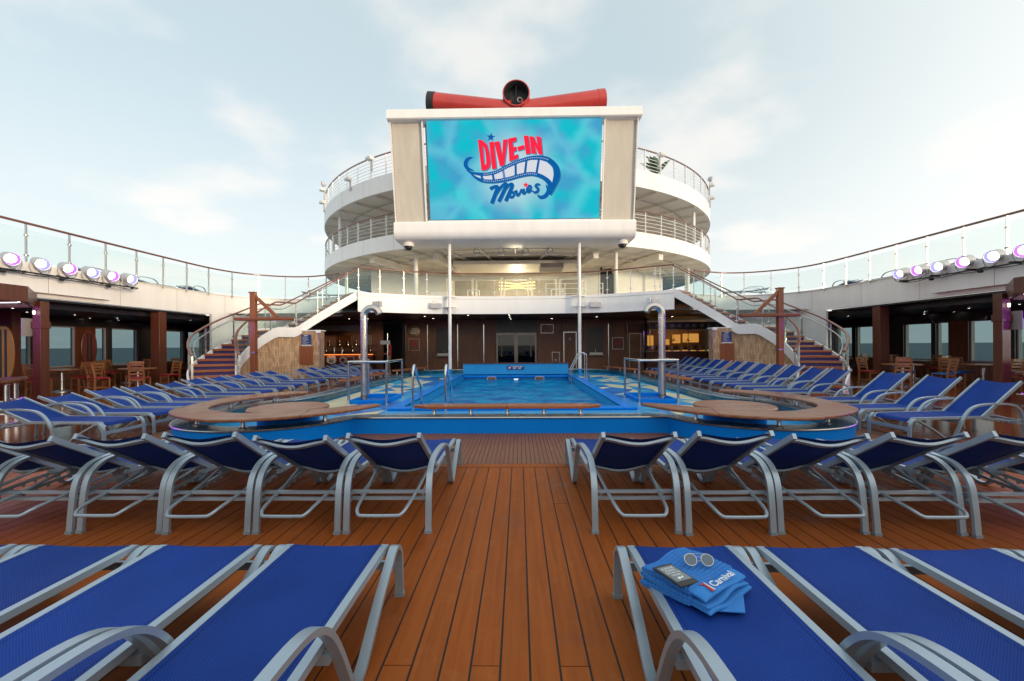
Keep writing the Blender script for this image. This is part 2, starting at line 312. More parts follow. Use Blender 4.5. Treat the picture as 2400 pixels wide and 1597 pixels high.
def m_stone_tile():
    m, t, b = newmat('slim split-stone tiles'); lk = t.links.new
    co = nn(t,'ShaderNodeTexCoord'); sp = nn(t,'ShaderNodeSeparateXYZ'); lk(co.outputs['UV'], sp.inputs[0])
    cb = nn(t,'ShaderNodeCombineXYZ'); lk(sp.outputs[1], cb.inputs[0]); lk(sp.outputs[0], cb.inputs[1])
    br = nn(t,'ShaderNodeTexBrick'); br.offset = 0.37; br.inputs['Scale'].default_value = 1.0; br.inputs['Brick Width'].default_value = 0.22; br.inputs['Row Height'].default_value = 0.052; br.inputs['Mortar Size'].default_value = 0.004; br.inputs['Bias'].default_value = -0.1
    br.inputs['Color1'].default_value = (0.72,0.50,0.30,1); br.inputs['Color2'].default_value = (0.42,0.235,0.115,1); br.inputs['Mortar'].default_value = (0.17,0.09,0.045,1)
    lk(cb.outputs[0], br.inputs['Vector'])
    nz_ = nn(t,'ShaderNodeTexNoise'); nz_.inputs['Scale'].default_value = 3; lk(cb.outputs[0], nz_.inputs['Vector'])
    mx_ = nn(t,'ShaderNodeMixRGB', blend_type='MULTIPLY'); mx_.inputs[0].default_value = 0.25; lk(br.outputs[0], mx_.inputs[1]); lk(nz_.outputs['Fac'], mx_.inputs[2])
    g2 = nn(t,'ShaderNodeMixRGB', blend_type='MULTIPLY'); g2.inputs[0].default_value = 1; g2.inputs[2].default_value = (1.1,1.1,1.1,1); lk(mx_.outputs[0], g2.inputs[1]); lk(g2.outputs[0], b.inputs['Base Color'])
    b.inputs['Roughness'].default_value = 0.6
    bp = nn(t,'ShaderNodeBump'); bp.invert = True; bp.inputs['Strength'].default_value = 0.7; bp.inputs['Distance'].default_value = 0.01; lk(br.outputs['Fac'], bp.inputs['Height']); lk(bp.outputs[0], b.inputs['Normal'])
    return m
def m_water(name, deep, shallow, scale, strength, transp=0.5, tint=(0.25,0.62,0.8), ior=1.33, refl=1.0):
    m = bpy.data.materials.new(name); m.use_nodes = True; t = m.node_tree; t.nodes.clear(); lk = t.links.new
    g = nn(t,'ShaderNodeNewGeometry'); n1 = nn(t,'ShaderNodeTexNoise'); n1.inputs['Scale'].default_value = scale; n1.inputs['Detail'].default_value = 5; n1.inputs['Roughness'].default_value = 0.55; n1.inputs['Distortion'].default_value = 0.8; lk(g.outputs['Position'], n1.inputs['Vector'])
    bp = nn(t,'ShaderNodeBump'); bp.inputs['Strength'].default_value = strength; bp.inputs['Distance'].default_value = 0.25 / max(scale, .5); lk(n1.outputs['Fac'], bp.inputs['Height'])
    mixc = nn(t,'ShaderNodeMixRGB'); mixc.inputs[1].default_value = (*deep,1); mixc.inputs[2].default_value = (*shallow,1)
    n3 = nn(t,'ShaderNodeTexNoise'); n3.inputs['Scale'].default_value = scale*0.5; n3.inputs['Detail'].default_value = 4; lk(g.outputs['Position'], n3.inputs['Vector']); r3 = nn(t,'ShaderNodeMapRange'); r3.inputs[1].default_value = .35; r3.inputs[2].default_value = .66; lk(n3.outputs['Fac'], r3.inputs[0]); lk(r3.outputs[0], mixc.inputs[0])
    df = nn(t,'ShaderNodeBsdfDiffuse'); lk(mixc.outputs[0], df.inputs[0]); lk(bp.outputs[0], df.inputs['Normal'])
    tr = nn(t,'ShaderNodeBsdfTransparent'); tr.inputs[0].default_value = (*tint,1)
    m1 = nn(t,'ShaderNodeMixShader'); m1.inputs[0].default_value = transp; lk(df.outputs[0], m1.inputs[1]); lk(tr.outputs[0], m1.inputs[2])
    gl = nn(t,'ShaderNodeBsdfGlossy'); gl.inputs['Roughness'].default_value = 0.04; lk(bp.outputs[0], gl.inputs['Normal'])
    fr = nn(t,'ShaderNodeFresnel'); fr.inputs[0].default_value = ior; lk(bp.outputs[0], fr.inputs['Normal'])
    fk = nn(t,'ShaderNodeMath', operation='MULTIPLY'); lk(fr.outputs[0], fk.inputs[0]); fk.inputs[1].default_value = refl
    m2 = nn(t,'ShaderNodeMixShader'); lk(fk.outputs[0], m2.inputs[0]); lk(m1.outputs[0], m2.inputs[1]); lk(gl.outputs[0], m2.inputs[2])
    o = nn(t,'ShaderNodeOutputMaterial'); lk(m2.outputs[0], o.inputs[0]); return m
def m_screen():
    m = bpy.data.materials.new('led picture of rippling water'); m.use_nodes = True; t = m.node_tree; t.nodes.clear(); lk = t.links.new
    co = nn(t,'ShaderNodeTexCoord'); nz_ = nn(t,'ShaderNodeTexNoise'); nz_.inputs['Scale'].default_value = 0.7; nz_.inputs['Detail'].default_value = 2; lk(co.outputs['UV'], nz_.inputs['Vector'])
    ad_ = nn(t,'ShaderNodeMixRGB', blend_type='ADD'); ad_.inputs[0].default_value = 0.9; lk(co.outputs['UV'], ad_.inputs[1]); lk(nz_.outputs['Color'], ad_.inputs[2])
    vo = nn(t,'ShaderNodeTexVoronoi', feature='DISTANCE_TO_EDGE'); vo.inputs['Scale'].default_value = 0.55; lk(ad_.outputs[0], vo.inputs['Vector'])
    n5 = nn(t,'ShaderNodeTexNoise'); n5.inputs['Scale'].default_value = 0.75; n5.inputs['Detail'].default_value = 2; lk(co.outputs['UV'], n5.inputs['Vector'])
    r5 = nn(t,'ShaderNodeMapRange', interpolation_type='SMOOTHSTEP'); r5.inputs[1].default_value = 0.38; r5.inputs[2].default_value = 0.62; lk(n5.outputs['Fac'], r5.inputs[0])
    bt = nn(t,'ShaderNodeMixRGB'); bt.inputs[1].default_value = (0.052,0.32,0.53,1); bt.inputs[2].default_value = (0.008,0.45,0.54,1); lk(r5.outputs[0], bt.inputs[0])
    ve = nn(t,'ShaderNodeMapRange', interpolation_type='SMOOTHSTEP'); ve.inputs[1].default_value = 0.0; ve.inputs[2].default_value = 0.22; ve.inputs[3].default_value = 0.30; ve.inputs[4].default_value = 0.0; lk(vo.outputs['Distance'], ve.inputs[0])
    rp_ = nn(t,'ShaderNodeMixRGB'); rp_.inputs[2].default_value = (0.22,0.72,0.76,1); lk(ve.outputs[0], rp_.inputs[0]); lk(bt.outputs[0], rp_.inputs[1])
    # pale glow of the picture behind its title
    sp = nn(t,'ShaderNodeVectorMath', operation='DISTANCE'); lk(co.outputs['UV'], sp.inputs[0]); sp.inputs[1].default_value = (3.85,2.0,0)
    gr = nn(t,'ShaderNodeMapRange', interpolation_type='SMOOTHSTEP'); gr.inputs[1].default_value = 0.5; gr.inputs[2].default_value = 2.2; gr.inputs[3].default_value = 0.7; gr.inputs[4].default_value = 0.0; lk(sp.outputs['Value'], gr.inputs[0])
    mx_ = nn(t,'ShaderNodeMixRGB'); mx_.inputs[2].default_value = (0.58,0.66,0.70,1); lk(gr.outputs[0], mx_.inputs[0]); lk(rp_.outputs[0], mx_.inputs[1])
    em = nn(t,'ShaderNodeEmission'); em.inputs[1].default_value = 0.57; lk(mx_.outputs[0], em.inputs[0]); o = nn(t,'ShaderNodeOutputMaterial'); lk(em.outputs[0], o.inputs[0]); return m

white = mat('white ship paint', (0.86,0.857,0.85), 0.38, var=0.045, scale=2.6, bump=0.10, bscale=1.6, stretch=(1,1,0.18))
offwhite = mat('cream ship paint', (0.84,0.81,0.76), 0.5, var=0.04, scale=1.2)
alu = mat('silver-blue powder coat', (0.35,0.44,0.52), 0.36, metal=0.4, var=0.06, scale=5, rvar=0.2, rnd=0.04)
aludark = mat('lounger foot plastic', (0.22,0.26,0.29), 0.5, var=0.05)
sling = m_sling()
deckm = m_deck()
caulk = mat('black deck caulk', (0.012,0.010,0.009), 0.7)
strip_m = m_wood('narrow brown deck strip', (0.17,0.062,0.024), (0.26,0.10,0.04), 0.45, 1, rnd=0.1, fine=40)[0]
benchm = m_wood('weathered teak bench', (0.155,0.052,0.022), (0.36,0.155,0.078), 0.42, 0, rnd=0.08, fine=20, coat=0.08, wet=0.45)[0]
benchred = m_wood('varnished red teak', (0.27,0.075,0.022), (0.42,0.135,0.045), 0.3, 0, rnd=0.1, fine=24, coat=0.5)[0]
handrail_m = m_wood('varnished handrail wood', (0.13,0.035,0.014), (0.22,0.07,0.03), 0.3, 1, rnd=0.05, fine=18, coat=0.5)[0]
mastm = m_wood('rust-brown timber', (0.20,0.058,0.02), (0.32,0.10,0.036), 0.45, 2, rnd=0.05, fine=16, coat=0.2)[0]
chairm = m_wood('honey chair wood', (0.20,0.075,0.02), (0.36,0.155,0.05), 0.4, 2, rnd=0.15, fine=30, coat=0.3)[0]
darkwood = m_wood('dark wood wall panel', (0.14,0.06,0.032), (0.24,0.108,0.06), 0.5, 2, rnd=0.18, fine=22, coat=0.1, bump=0.05)[0]
columnwood = m_wood('dark red column wood', (0.075,0.019,0.008), (0.125,0.036,0.015), 0.4, 2, rnd=0.06, fine=14, coat=0.15, bump=0.05)[0]
steel = mat('polished steel', (0.62,0.62,0.62), 0.16, metal=1.0, var=0.08, scale=7, rvar=0.35)
steelsat = mat('satin steel', (0.56,0.55,0.53), 0.32, metal=1.0, var=0.10, scale=4, rvar=0.3)
pipe_m = mat('old galvanised steel pipe', (0.56,0.54,0.52), 0.28, metal=1.0, var=0.10, scale=3, rvar=0.15)
doorsteel = mat('dull brown steel', (0.20,0.17,0.15), 0.35, metal=0.9, var=0.15)
brass = mat('brown stained steel collar', (0.36,0.24,0.14), 0.3, metal=0.9)
poolblue = mat('pool blue paint', (0.002,0.215,0.76), 0.4, var=0.06, scale=1.4, spec=0.1)
poolsky = mat('sky blue pool paint', (0.018,0.31,0.68), 0.32, var=0.06, scale=1.5, spec=0.3)
pooldeep = mat('deep blue pool paint', (0.006,0.12,0.46), 0.3, var=0.1, scale=1.4, spec=0.3)
teal = mat('dark teal pool tile', (0.008,0.10,0.16), 0.2, var=0.35, scale=5, coat=0.3)
coping = mat('wet blue-grey coping', (0.05,0.12,0.19), 0.28, var=0.25, scale=3, spec=0.4)
tilecol = [mat('cream mosaic', (0.66,0.62,0.43), 0.35, var=0.06, spec=0.3, rnd=0.08), mat('pale blue mosaic', (0.04,0.40,0.70), 0.32, var=0.08, spec=0.3, rnd=0.12),
           mat('mid blue mosaic', (0.010,0.25,0.64), 0.32, var=0.08, spec=0.3, rnd=0.12), mat('deep blue mosaic', (0.006,0.14,0.52), 0.32, var=0.08, spec=0.3, rnd=0.12)]
poolwater = m_water('pool water', (0.0,0.15,0.50), (0.008,0.37,0.72), 3.2, 0.8, 0.12, ior=1.22, refl=0.3)
seawater = m_water('sea water', (0.055,0.10,0.135), (0.08,0.14,0.175), 0.12, 0.5, 0.0, ior=1.1, refl=0.3)
railglass = glass('greenish rail glass', (0.95,0.985,0.98), 0.7, 0.035, (0.6,0.76,0.72))
winglass = glass('grey tinted window glass', (0.44,0.53,0.55), 0.7)
clearglass = glass('clear door glass', (0.35,0.37,0.38), 1.5)
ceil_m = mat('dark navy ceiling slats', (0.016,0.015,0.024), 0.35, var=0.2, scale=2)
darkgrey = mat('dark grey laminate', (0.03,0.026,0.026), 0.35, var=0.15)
soffit_m = mat('grey soffit paint', (0.30,0.28,0.29), 0.5, var=0.05)
floorbounce = mat('upper deck floor lightened for bounce', (0.62,0.58,0.50), 0.5, var=0.06)  # floor colour lightened to bounce light up to the tower soffits
stone = m_stone_tile()
red = mat('funnel red paint', (0.46,0.035,0.028), 0.34, var=0.12, scale=0.5, coat=0.25)
soot = mat('sooty black paint', (0.018,0.018,0.022), 0.6)
navy = mat('navy sign paint', (0.012,0.05,0.22), 0.4, var=0.05)
signwhite = mat('sign white', (0.75,0.75,0.75), 0.5, var=0.02)
signred = mat('sign red', (0.5,0.02,0.03), 0.5, var=0.03)
greybox = mat('grey speaker plastic', (0.42,0.43,0.45), 0.5, var=0.05)
black = mat('black plastic', (0.012,0.012,0.013), 0.4)
lampgrey = mat('lamp housing grey', (0.50,0.49,0.52), 0.4, var=0.05)
redfab = mat('red seat fabric', (0.32,0.015,0.02), 0.7, var=0.15)
bluefab = mat('blue seat fabric', (0.02,0.12,0.32), 0.7, var=0.15)
carpet = mat('violet blue stair carpet', (0.045,0.035,0.15), 0.8, var=0.2, scale=20)
panelmesh = mat('pale screen-side netting', (0.60,0.555,0.48), 0.7, var=0.07, scale=1.6, stretch=(3,1,0.5), bump=0.3, bscale=30)
e_white = emit('lit white lamp', (1.0,0.95,1.0), 5.0)
e_violet = emit('lit violet lens rim', (0.52,0.16,0.80), 0.8)
e_pale = emit('lit pale lens rim', (0.45,0.42,0.85), 0.6)
e_dot = emit('small ceiling downlight', (1.0,0.93,0.8), 9.0)
e_gold = emit('golden chandelier rods', (1.0,0.58,0.14), 4.0)
e_kitchen = emit('warm glow for kitchen fittings', (1.0,0.45,0.09), 0.28)  # warm kitchen light put in as glow of trays and cabinets, no lamps
e_orange = emit('orange bar strip', (1.0,0.22,0.04), 1.3)
e_strip = emit('white led strip', (1.0,0.95,1.0), 2.5)
e_cyan = emit('waterline sparkle glow', (0.6,0.85,1.0), 1.6)  # glow of the added slit that stands for sparkle on the water

# ================================================================ SETTING
# ---- sea
sea = MB().add([(-20000,-20000,-22),(20000,-20000,-22),(20000,20000,-22),(-20000,20000,-22)], [(0,1,2,3)]).build('sea', seawater, smooth=False)
tag(sea, kind='structure')

# ---- deck: black caulk bed, boards on top
deck = obj('deck', fill([[(-17.6,-30),(17.6,-30),(17.6,30),(-17.6,30)], [(-4.2,7.6),(4.2,7.6),(4.2,20.3),(-4.2,20.3)]], -0.004), caulk)
tag(deck, kind='structure')
PW = 0.134
unit = MB().box(-0.5,0.5,0,1,-1,0).mesh('plank', smooth=False); unit.materials.append(deckm)
rest = MB(); nplank = 0
def plank_part(x, y0, y1):
    o = bpy.data.objects.new('plank', unit); C.objects.link(o); o.parent = deck; o.location = (x, y0, 0); o.scale = (PW-0.010, y1-y0-0.006, 0.02)
def plank_rest(x, y0, y1):
    rest.box(x-PW/2+0.005, x+PW/2-0.005, y0, y1-0.006, -0.02, 0)
for i in range(-131, 132):
    x = i*PW
    rng = random.Random(i*31+5)
    def run(y0, y1, f):
        y = y0; first = True
        while y < y1 - 0.02:
            ln = rng.uniform(1.0, 4.4) if first else rng.uniform(3.4, 4.6)
            e = min(y1, y + ln)
            if y1 - e < 0.6: e = y1
            f(x, y, e); y = e; first = False
    run(-12, 0.9, plank_rest)
    if abs(x) < 6.2:
        j_ = 1.93 if i % 3 == 0 else (3.9 if i % 13 == 4 else 5.06)
        plank_part(x, 0.9, j_)
        if j_ < 5.05: plank_part(x, j_, 5.06)
    else: run(0.9, 5.06, plank_rest)
    if abs(x) > 6.05: run(5.06, 30, plank_rest)
    elif abs(x) > 4.3: run(9.0, 30, plank_rest)
    else: run(20.4, 30, plank_rest)
tag(rest.build('deck_boards', deckm, deck, smooth=False), kind='stuff')
# border board and the narrow strips in front of the pool
MB().box(-6.0,6.0,5.066,5.20,-0.02,0.002).build('border_board', deckm, deck, smooth=False)
st = MB(); k = 0; x = -5.97
while x < 5.97:
    st.box(x, x+0.050, 5.206, 9.0 if abs(x) > 4.3 else 7.5, -0.02, 0.001); x += 0.056
tag(st.build('narrow_deck_strips', strip_m, deck, smooth=False), kind='stuff')

# ---- pool
pool = thing('swimming_pool', 'blue painted swimming pool with low surround wall and teak benches', 'pool', (0,7,0))
def arc(cx, cyy, r, a0, a1, n): return [V(cx+r*math.cos(R(a0+(a1-a0)*k/n)), cyy+r*math.sin(R(a0+(a1-a0)*k/n)), 0) for k in range(n+1)]
half = [V(2.5,7.0,0)] + arc(4.02,7.4,1.5,196,360,26) + cr([(5.52,7.4,0),(5.54,8.1,0),(5.38,8.9,0),(5.06,9.6,0),(4.92,10.4,0)],6)[1:] + [V(4.92,14,0)] + cr([(4.92,18.6,0),(4.7,19.8,0),(4.0,20.6,0),(3.0,21.0,0)],6)
outline = half + [V(-p.x,p.y,0) for p in reversed(half)]
def pl(o):      # geometry is written in world coordinates; children of a moved empty keep them
    o.matrix_parent_inverse = o.parent.matrix_basis.inverted() if o.parent else Matrix(); return o
def wpart(mb, name, m, parent, **k): return pl(mb.build(name, m, parent, **k))
pool_in = Matrix.Translation((0,-7,0))
def P(mb, name, m, parent=pool, **k):
    o = mb.build(name, m, parent, **k)
    if parent is pool: o.location = (0,-7,0)
    return o
P(MB().sweep(outline, [(-0.02,0.0),(-0.02,0.245),(0.0,0.245),(0.0,0.0)], closed=True, flat=True), 'surround_wall', poolblue)
P(MB().sweep(outline, [(-0.34,0.245),(-0.34,0.268),(0.012,0.268),(0.012,0.245)], closed=True, flat=True), 'coping', coping)
P(MB().sweep([p+V(0,0,0.262) for p in outline], [(0.016*math.cos(a*math.pi/3)+0.012,0.012*math.sin(a*math.pi/3)) for a in range(6)], closed=True, flat=True), 'steel_nosing', steelsat)
inner = plan_offset(outline+[outline[0]], 0.335)[:-1]
P(MB().sweep([p+V(0,0,0.258) for p in inner], [(0.014*math.cos(a*math.pi/3),0.014*math.sin(a*math.pi/3)) for a in range(6)], closed=True, flat=True), 'steel_nosing', steelsat)
P(MB().sweep(inner, [(-0.005,0.09),(-0.005,0.246),(0.0,0.246),(0.0,0.09)], closed=True, flat=True), 'tiled_inner_face', teal)
BX, BY0, BY1 = 2.32, 9.1, 19.0
fl = obj('pool_floor', fill([[(p.x,p.y) for p in outline], [(-BX,BY0),(BX,BY0),(BX,BY1),(-BX,BY1)]], 0.10), poolsky, pool); fl.location = (0,-7,0)
for (x0,x1,y0,y1) in ((-BX-0.28,-BX,BY0-0.28,BY1),(BX,BX+0.28,BY0-0.28,BY1),(-BX,BX,BY0-0.28,BY0)):
    P(MB().box(x0,x1,y0,y1,0.101,0.15), 'basin_kerb', poolblue, bevel=0.015)
bs = MB()
bs.add([(-BX,BY0,0.149),(BX,BY0,0.149),(BX,BY1,0.149),(-BX,BY1,0.149),(-BX,BY0,-1.3),(BX,BY0,-1.3),(BX,BY1,-1.3),(-BX,BY1,-1.3)], [(0,1,5,4),(1,2,6,5),(2,3,7,6),(3,0,4,7),(4,5,6,7)])
P(bs, 'basin', poolsky, recalc=False, smooth=False)
wat = MB().grid(lambda u,v: (-BX+0.002+2*(BX-0.002)*u, BY0+0.002+(BY1-BY0-0.004)*v, -0.085 + 0.018*math.sin(u*17+v*31)*math.sin(u*9-v*23)), 30, 60).build('pool_water', poolwater)
tag(wat, kind='structure')
# backsplash wall at the far end
P(MB().box(-2.34,2.34,19.0,19.3,0.10,0.62), 'end_wall', poolsky)
P(MB().box(-2.37,2.37,18.95,19.36,0.62,0.655), 'end_wall_cap', columnwood, bevel=0.008)
P(MB().box(-2.31,2.31,18.86,18.998,0.02,0.115), 'end_wall_step', poolblue, bevel=0.01)
for x in (-1.06, 1.06):
    s_ = MB(); s_.sweep([(x-0.19+0.0,18.853,-0.09),(x-0.19,18.853,0.0),(x-0.15,18.853,0.045),(x+0.15,18.853,0.045),(x+0.19,18.853,0.0),(x+0.19,18.853,-0.09)], [(-0.015,-0.015),(0.015,-0.015),(0.015,0.015),(-0.015,0.015)], up=(0,1,0))
    fr = P(s_, 'inlet_frame', lampgrey); MB().box(x-0.175,x+0.175,18.998,18.999,-0.09,0.04)
    P(MB().box(x-0.17,x+0.17,18.855,18.86,-0.09,0.035), 'inlet_grille', darkwood)
MB().lathe([(0,0),(0.07,0.0),(0.085,0.012)], (0,18.99,-0.10), 12, (0,-1,0))
# painted mosaic triangles on the shallow pool floor
tri_n = 0
for sg in (-1, 1):
    cols = [2.66, 3.12, 3.58, 4.04, 4.50]; rows = [8.2+0.66*k for k in range(17)]
    rg = random.Random(11 if sg < 0 else 12)
    gp = {(i,j): V(sg*(cols[i] + (rg.uniform(-0.11,0.11) if 0 < i < 4 else 0)), rows[j] + rg.uniform(-0.14,0.14), 0.1) for i in range(5) for j in range(17)}
    for j in range(16):
        for i in range(4):
            a, b, c, d = gp[i,j], gp[i+1,j], gp[i+1,j+1], gp[i,j+1]
            for tri in (((a,b,c),(a,c,d)) if (i+j) % 2 else ((a,b,d),(b,c,d))):
                ce = (tri[0]+tri[1]+tri[2])/3; q = rg.random() + (abs(ce.x)-3.4)*0.30
                cm = 0 if q > 0.68 else (1 if q > 0.46 else (2 if q > 0.2 else 3))
                t3 = [p + (ce-p).normalized()*0.004 for p in tri]
                o = MB().prism(t3, (0,0,0.005)).build('mosaic_tile', tilecol[cm], pool, smooth=False); o.location = (0,-7,0); tri_n += 1
# lobes: round tables and curved teak benches
def ribbon(outer, innr, z0, z1, n0, n1):
    mb = MB(); b = []
    for i in range(n0, n1+1): b += [outer[i]+V(0,0,z0), innr[i]+V(0,0,z0), innr[i]+V(0,0,z1), outer[i]+V(0,0,z1)]
    m = n1-n0
    return mb.add(b, [(i*4+j, i*4+(j+1)%4, (i+1)*4+(j+1)%4, (i+1)*4+j) for i in range(m) for j in range(4)] + [(3,2,1,0),(m*4,m*4+1,m*4+2,m*4+3)])
def resample(p, n):
    s_ = arclen(p); return [at_len(p, s_, s_[-1]*k/n) for k in range(n+1)]
def leg(mb, x, y, z0, z1, r=0.026): return mb.lathe([(0.0,z0),(0.055,z0),(0.055,z0+0.012),(r+0.006,z0+0.02),(r,z0+0.03),(r,z1-0.012),(0.045,z1)], (x,y,0), 14)
for sg, side in ((-1,'left'),(1,'right')):
    o_ = resample(cr([(2.20,7.22,0),(2.55,6.52,0),(3.25,5.93,0),(4.10,5.76,0),(5.18,6.40,0),(5.50,7.22,0),(5.56,8.48,0),(5.15,9.15,0),(4.55,9.42,0)],8), 48)
    i_ = resample(cr([(2.30,7.30,0),(2.62,7.12,0),(3.02,6.72,0),(3.70,6.38,0),(4.25,6.40,0),(4.90,6.86,0),(5.13,7.60,0),(4.92,8.45,0),(4.42,9.20,0)],8), 48)
    o_ = [V(sg*p.x,p.y,0) for p in o_]; i_ = [V(sg*p.x,p.y,0) for p in i_]
    bn = thing('curved_bench', 'weathered curved teak bench wrapping the %s near corner of the pool' % side, 'bench', (sg*4,7,0), group='curved pool benches')
    def B(mb, name, m, par, **k):
        o = mb.build(name, m, par, **k); o.location = (-sg*4,-7,0); return o
    for a, b in ((0,9),(9,18),(18,30),(30,39),(39,48)): B(ribbon(o_, i_, 0.413, 0.458, a, b), 'board', benchm, bn, bevel=0.014)
    for ii in (7, 15, 22, 27, 36, 43):
        q = (o_[ii]+i_[ii])/2; B(leg(MB(), q.x, q.y, 0.269, 0.413), 'leg', steelsat, bn)
    tb = thing('round_pool_table', 'low round teak table standing in the %s lobe of the pool' % side, 'table', (sg*3.64,6.98,0.1), group='round tables in the pool lobes')
    MB().cyl((0,0),0.46,0,0.30,32).build('drum_base', poolblue, tb)
    MB().lathe([(0,0.30),(0.59,0.30),(0.615,0.32),(0.615,0.345),(0.595,0.36),(0,0.36)], (0,0,0), 48).build('table_top', benchm, tb)
# straight bench at the near edge and benches along the sides and the far end
def straight_bench(label, a, b, wd, legs, group, m=benchred, z=0.452):
    a = V(*a, 0); b = V(*b, 0); mid = (a+b)/2; d = (b-a); ln = d.length
    t = thing('pool_bench', label, 'bench', (mid.x,mid.y,0), math.atan2(d.y,d.x), group)
    poly = []
    hw, hl, tp = wd/2, ln/2, 0.26
    for k in range(9):
        f = k/8; poly.append(V(hl - tp*(1-math.sin(f*math.pi)) if False else hl - tp*abs(math.cos(f*math.pi))**1.6 * 0.9, -hw + wd*f, 0))
    full = poly + [V(-p.x,-p.y,0) for p in poly]
    half1 = [p for p in full if p.x >= 0]; h1 = sorted(half1, key=lambda p: p.y)
    MB().prism([V(0.002,-hw,z-0.055)] + [V(p.x,p.y,z-0.055) for p in h1] + [V(0.002,hw,z-0.055)], (0,0,0.055)).build('board', m, t, bevel=0.012)
    MB().prism([V(-0.002,hw,z-0.055)] + [V(-p.x,p.y,z-0.055) for p in reversed(h1)] + [V(-0.002,-hw,z-0.055)], (0,0,0.055)).build('board', m, t, bevel=0.012)
    for k in range(legs):
        x = -hl*0.78 + 2*hl*0.78*k/(legs-1); leg(MB(), x, 0, 0.269, z-0.055, 0.03).build('leg', steelsat, t)
    return t
straight_bench('straight red teak bench on the near edge of the pool', (-1.62,7.17), (1.53,7.17), 0.30, 5, 'straight pool benches')
for sg, side in ((-1,'left'),(1,'right')):
    straight_bench('long red teak bench on the %s edge of the pool' % side, (sg*5.02,12.3), (sg*5.02,16.4), 0.42, 4, 'straight pool benches')
    straight_bench('short red teak bench at the far %s corner of the pool' % side, (sg*5.0,17.3), (sg*4.2,20.35), 0.36, 3, 'straight pool benches')

# ---- shower enclosures, ladders
for sg, side in ((-1,'left'),(1,'right')):
    ox, oy = sg*3.34, 10.45
    rl = thing('shower_railing', 'steel tube railing round the shower tray %s of the pool' % side, 'railing', (ox,oy,0.1), group='shower railings')
    hx, hy = 0.44, 0.66
    pts = [(-sg*-hx,-hy),(sg*hx,hy),(-sg*hx,hy),(-sg*hx,-hy)]
    corner = [(sg*hx,-hy),(sg*hx,hy),(-sg*hx,hy),(-sg*hx,-hy)]
    for (x,y) in corner:
        MB().lathe([(0,0),(0.055,0.0),(0.055,0.012),(0.028,0.018),(0.028,0.97)], (x,y,0), 12).build('post', steel, rl)
    z = 0.98
    # open towards the pool side at the back
    MB().tube(cr([(sg*hx,hy,z),(sg*hx,-hy,z)],2)+cr([(sg*hx,-hy,z),(-sg*hx,-hy,z)],2)[1:], 0.03, 10).build('top_rail', steel, rl)
    MB().tube([(-sg*hx,-hy,z),(-sg*hx,hy,z)], 0.027, 10).build('top_rail', steel, rl)
    MB().lathe([(0,-0.035),(0.03,-0.02),(0.038,0.0),(0.03,0.02),(0,0.035)], (-sg*hx,-hy+0.03,z), 12, (0,1,0)).build('rail_knob', steel, rl)
    tr = MB()
    for (x0,x1,y0,y1) in ((-hx,hx,-hy,-hy+0.05),(-hx,hx,hy-0.05,hy),(-hx,-hx+0.05,-hy+0.05,hy-0.05),(hx-0.05,hx,-hy+0.05,hy-0.05)): tr.box(x0,x1,y0,y1,0.006,0.10)
    tr.build('tray_kerb', poolblue, rl, bevel=0.008)
    MB().box(-hx+0.05,hx-0.05,-hy+0.05,hy-0.05,0.006,0.012).build('tray_floor', pooldeep, rl)
    sp_ = thing('shower_pipe', 'tall hooked steel shower pipe %s of the pool' % side, 'shower', (sg*3.49,10.0,0.1), group='hooked shower pipes')
    MB().cyl((0,0),0.081,0.0,1.96,24).build('riser', pipe_m, sp_)
    for zz in (0.17, 0.52, 1.62): MB().lathe([(0.0815,-0.02),(0.086,-0.02),(0.086,0.02),(0.0815,0.02)], (0,0,zz), 24).build('collar', brass if zz < 0.4 else pipe_m, sp_)
    MB().lathe([(0.0815,-0.012),(0.093,-0.012),(0.093,0.012),(0.0815,0.012)], (0,0,1.96), 24).build('flange', steel, sp_)
    hk = [V(-sg*0.185*(1-math.cos(a)), 0, 1.96+0.10+0.185*math.sin(a)) for a in [math.pi*k/12 for k in range(12)]]
    MB().tube([V(0,0,1.955),V(0,0,2.0)]+hk, 0.081, 24).build('hook', pipe_m, sp_)
    MB().lathe([(0.02,0),(0.085,0)], hk[-1]+V(0,0,-0.002), 24, (0,0,1)).build('spout_shadow_disc', poolblue, sp_) if False else None
def hoop(t, x, y0, y1, z_top, zb0, zb1):
    path = cr([(x,y0,zb0),(x,y0,0.55),(x,y0+0.01,z_top-0.14),(x,y0+0.09,z_top-0.01),(x,y0+0.2,z_top-0.05),(x,(y0+y1)/2+0.1,z_top-0.35),(x,y1,0.35),(x,y1+0.03,zb1)],5)
    return MB().tube(path, 0.024, 10, up=(1,0,0))
ld = thing('pool_ladder', 'pair of hooped steel grab rails at the near left corner of the pool', 'ladder', (-1.66,8.6,0.1), group='pool ladders')
for x in (-0.33, 0.33): hoop(ld, x, 0, 0.72, 0.95, 0, -0.5).build('hoop_rail', steel, ld)
for zz in (-0.32,): MB().box(-0.31,0.31,0.72,0.80,zz,zz+0.03).build('step', steel, ld)
ld = thing('pool_ladder', 'steel hooped ladder at the far right side of the pool', 'ladder', (2.86,17.4,0.1), R(90), 'pool ladders')
for x in (-0.27, 0.27):
    MB().tube(cr([(x,0,0),(x,0,0.85),(x,0.07,0.99),(x,0.18,1.02),(x,0.28,0.95),(x,0.56,0.42),(x,0.60,0.2),(x,0.60,-0.6)],5), 0.022, 10, up=(1,0,0)).build('hoop_rail', steel, ld)
for zz in (0.15,-0.12): MB().box(-0.26,0.26,0.57,0.64,zz,zz+0.03).build('step', steel, ld)
MB().bar((-0.27,0.01,0.45),(0.27,0.01,0.45),0.02,0.02).build('cross_bar', steel, ld)
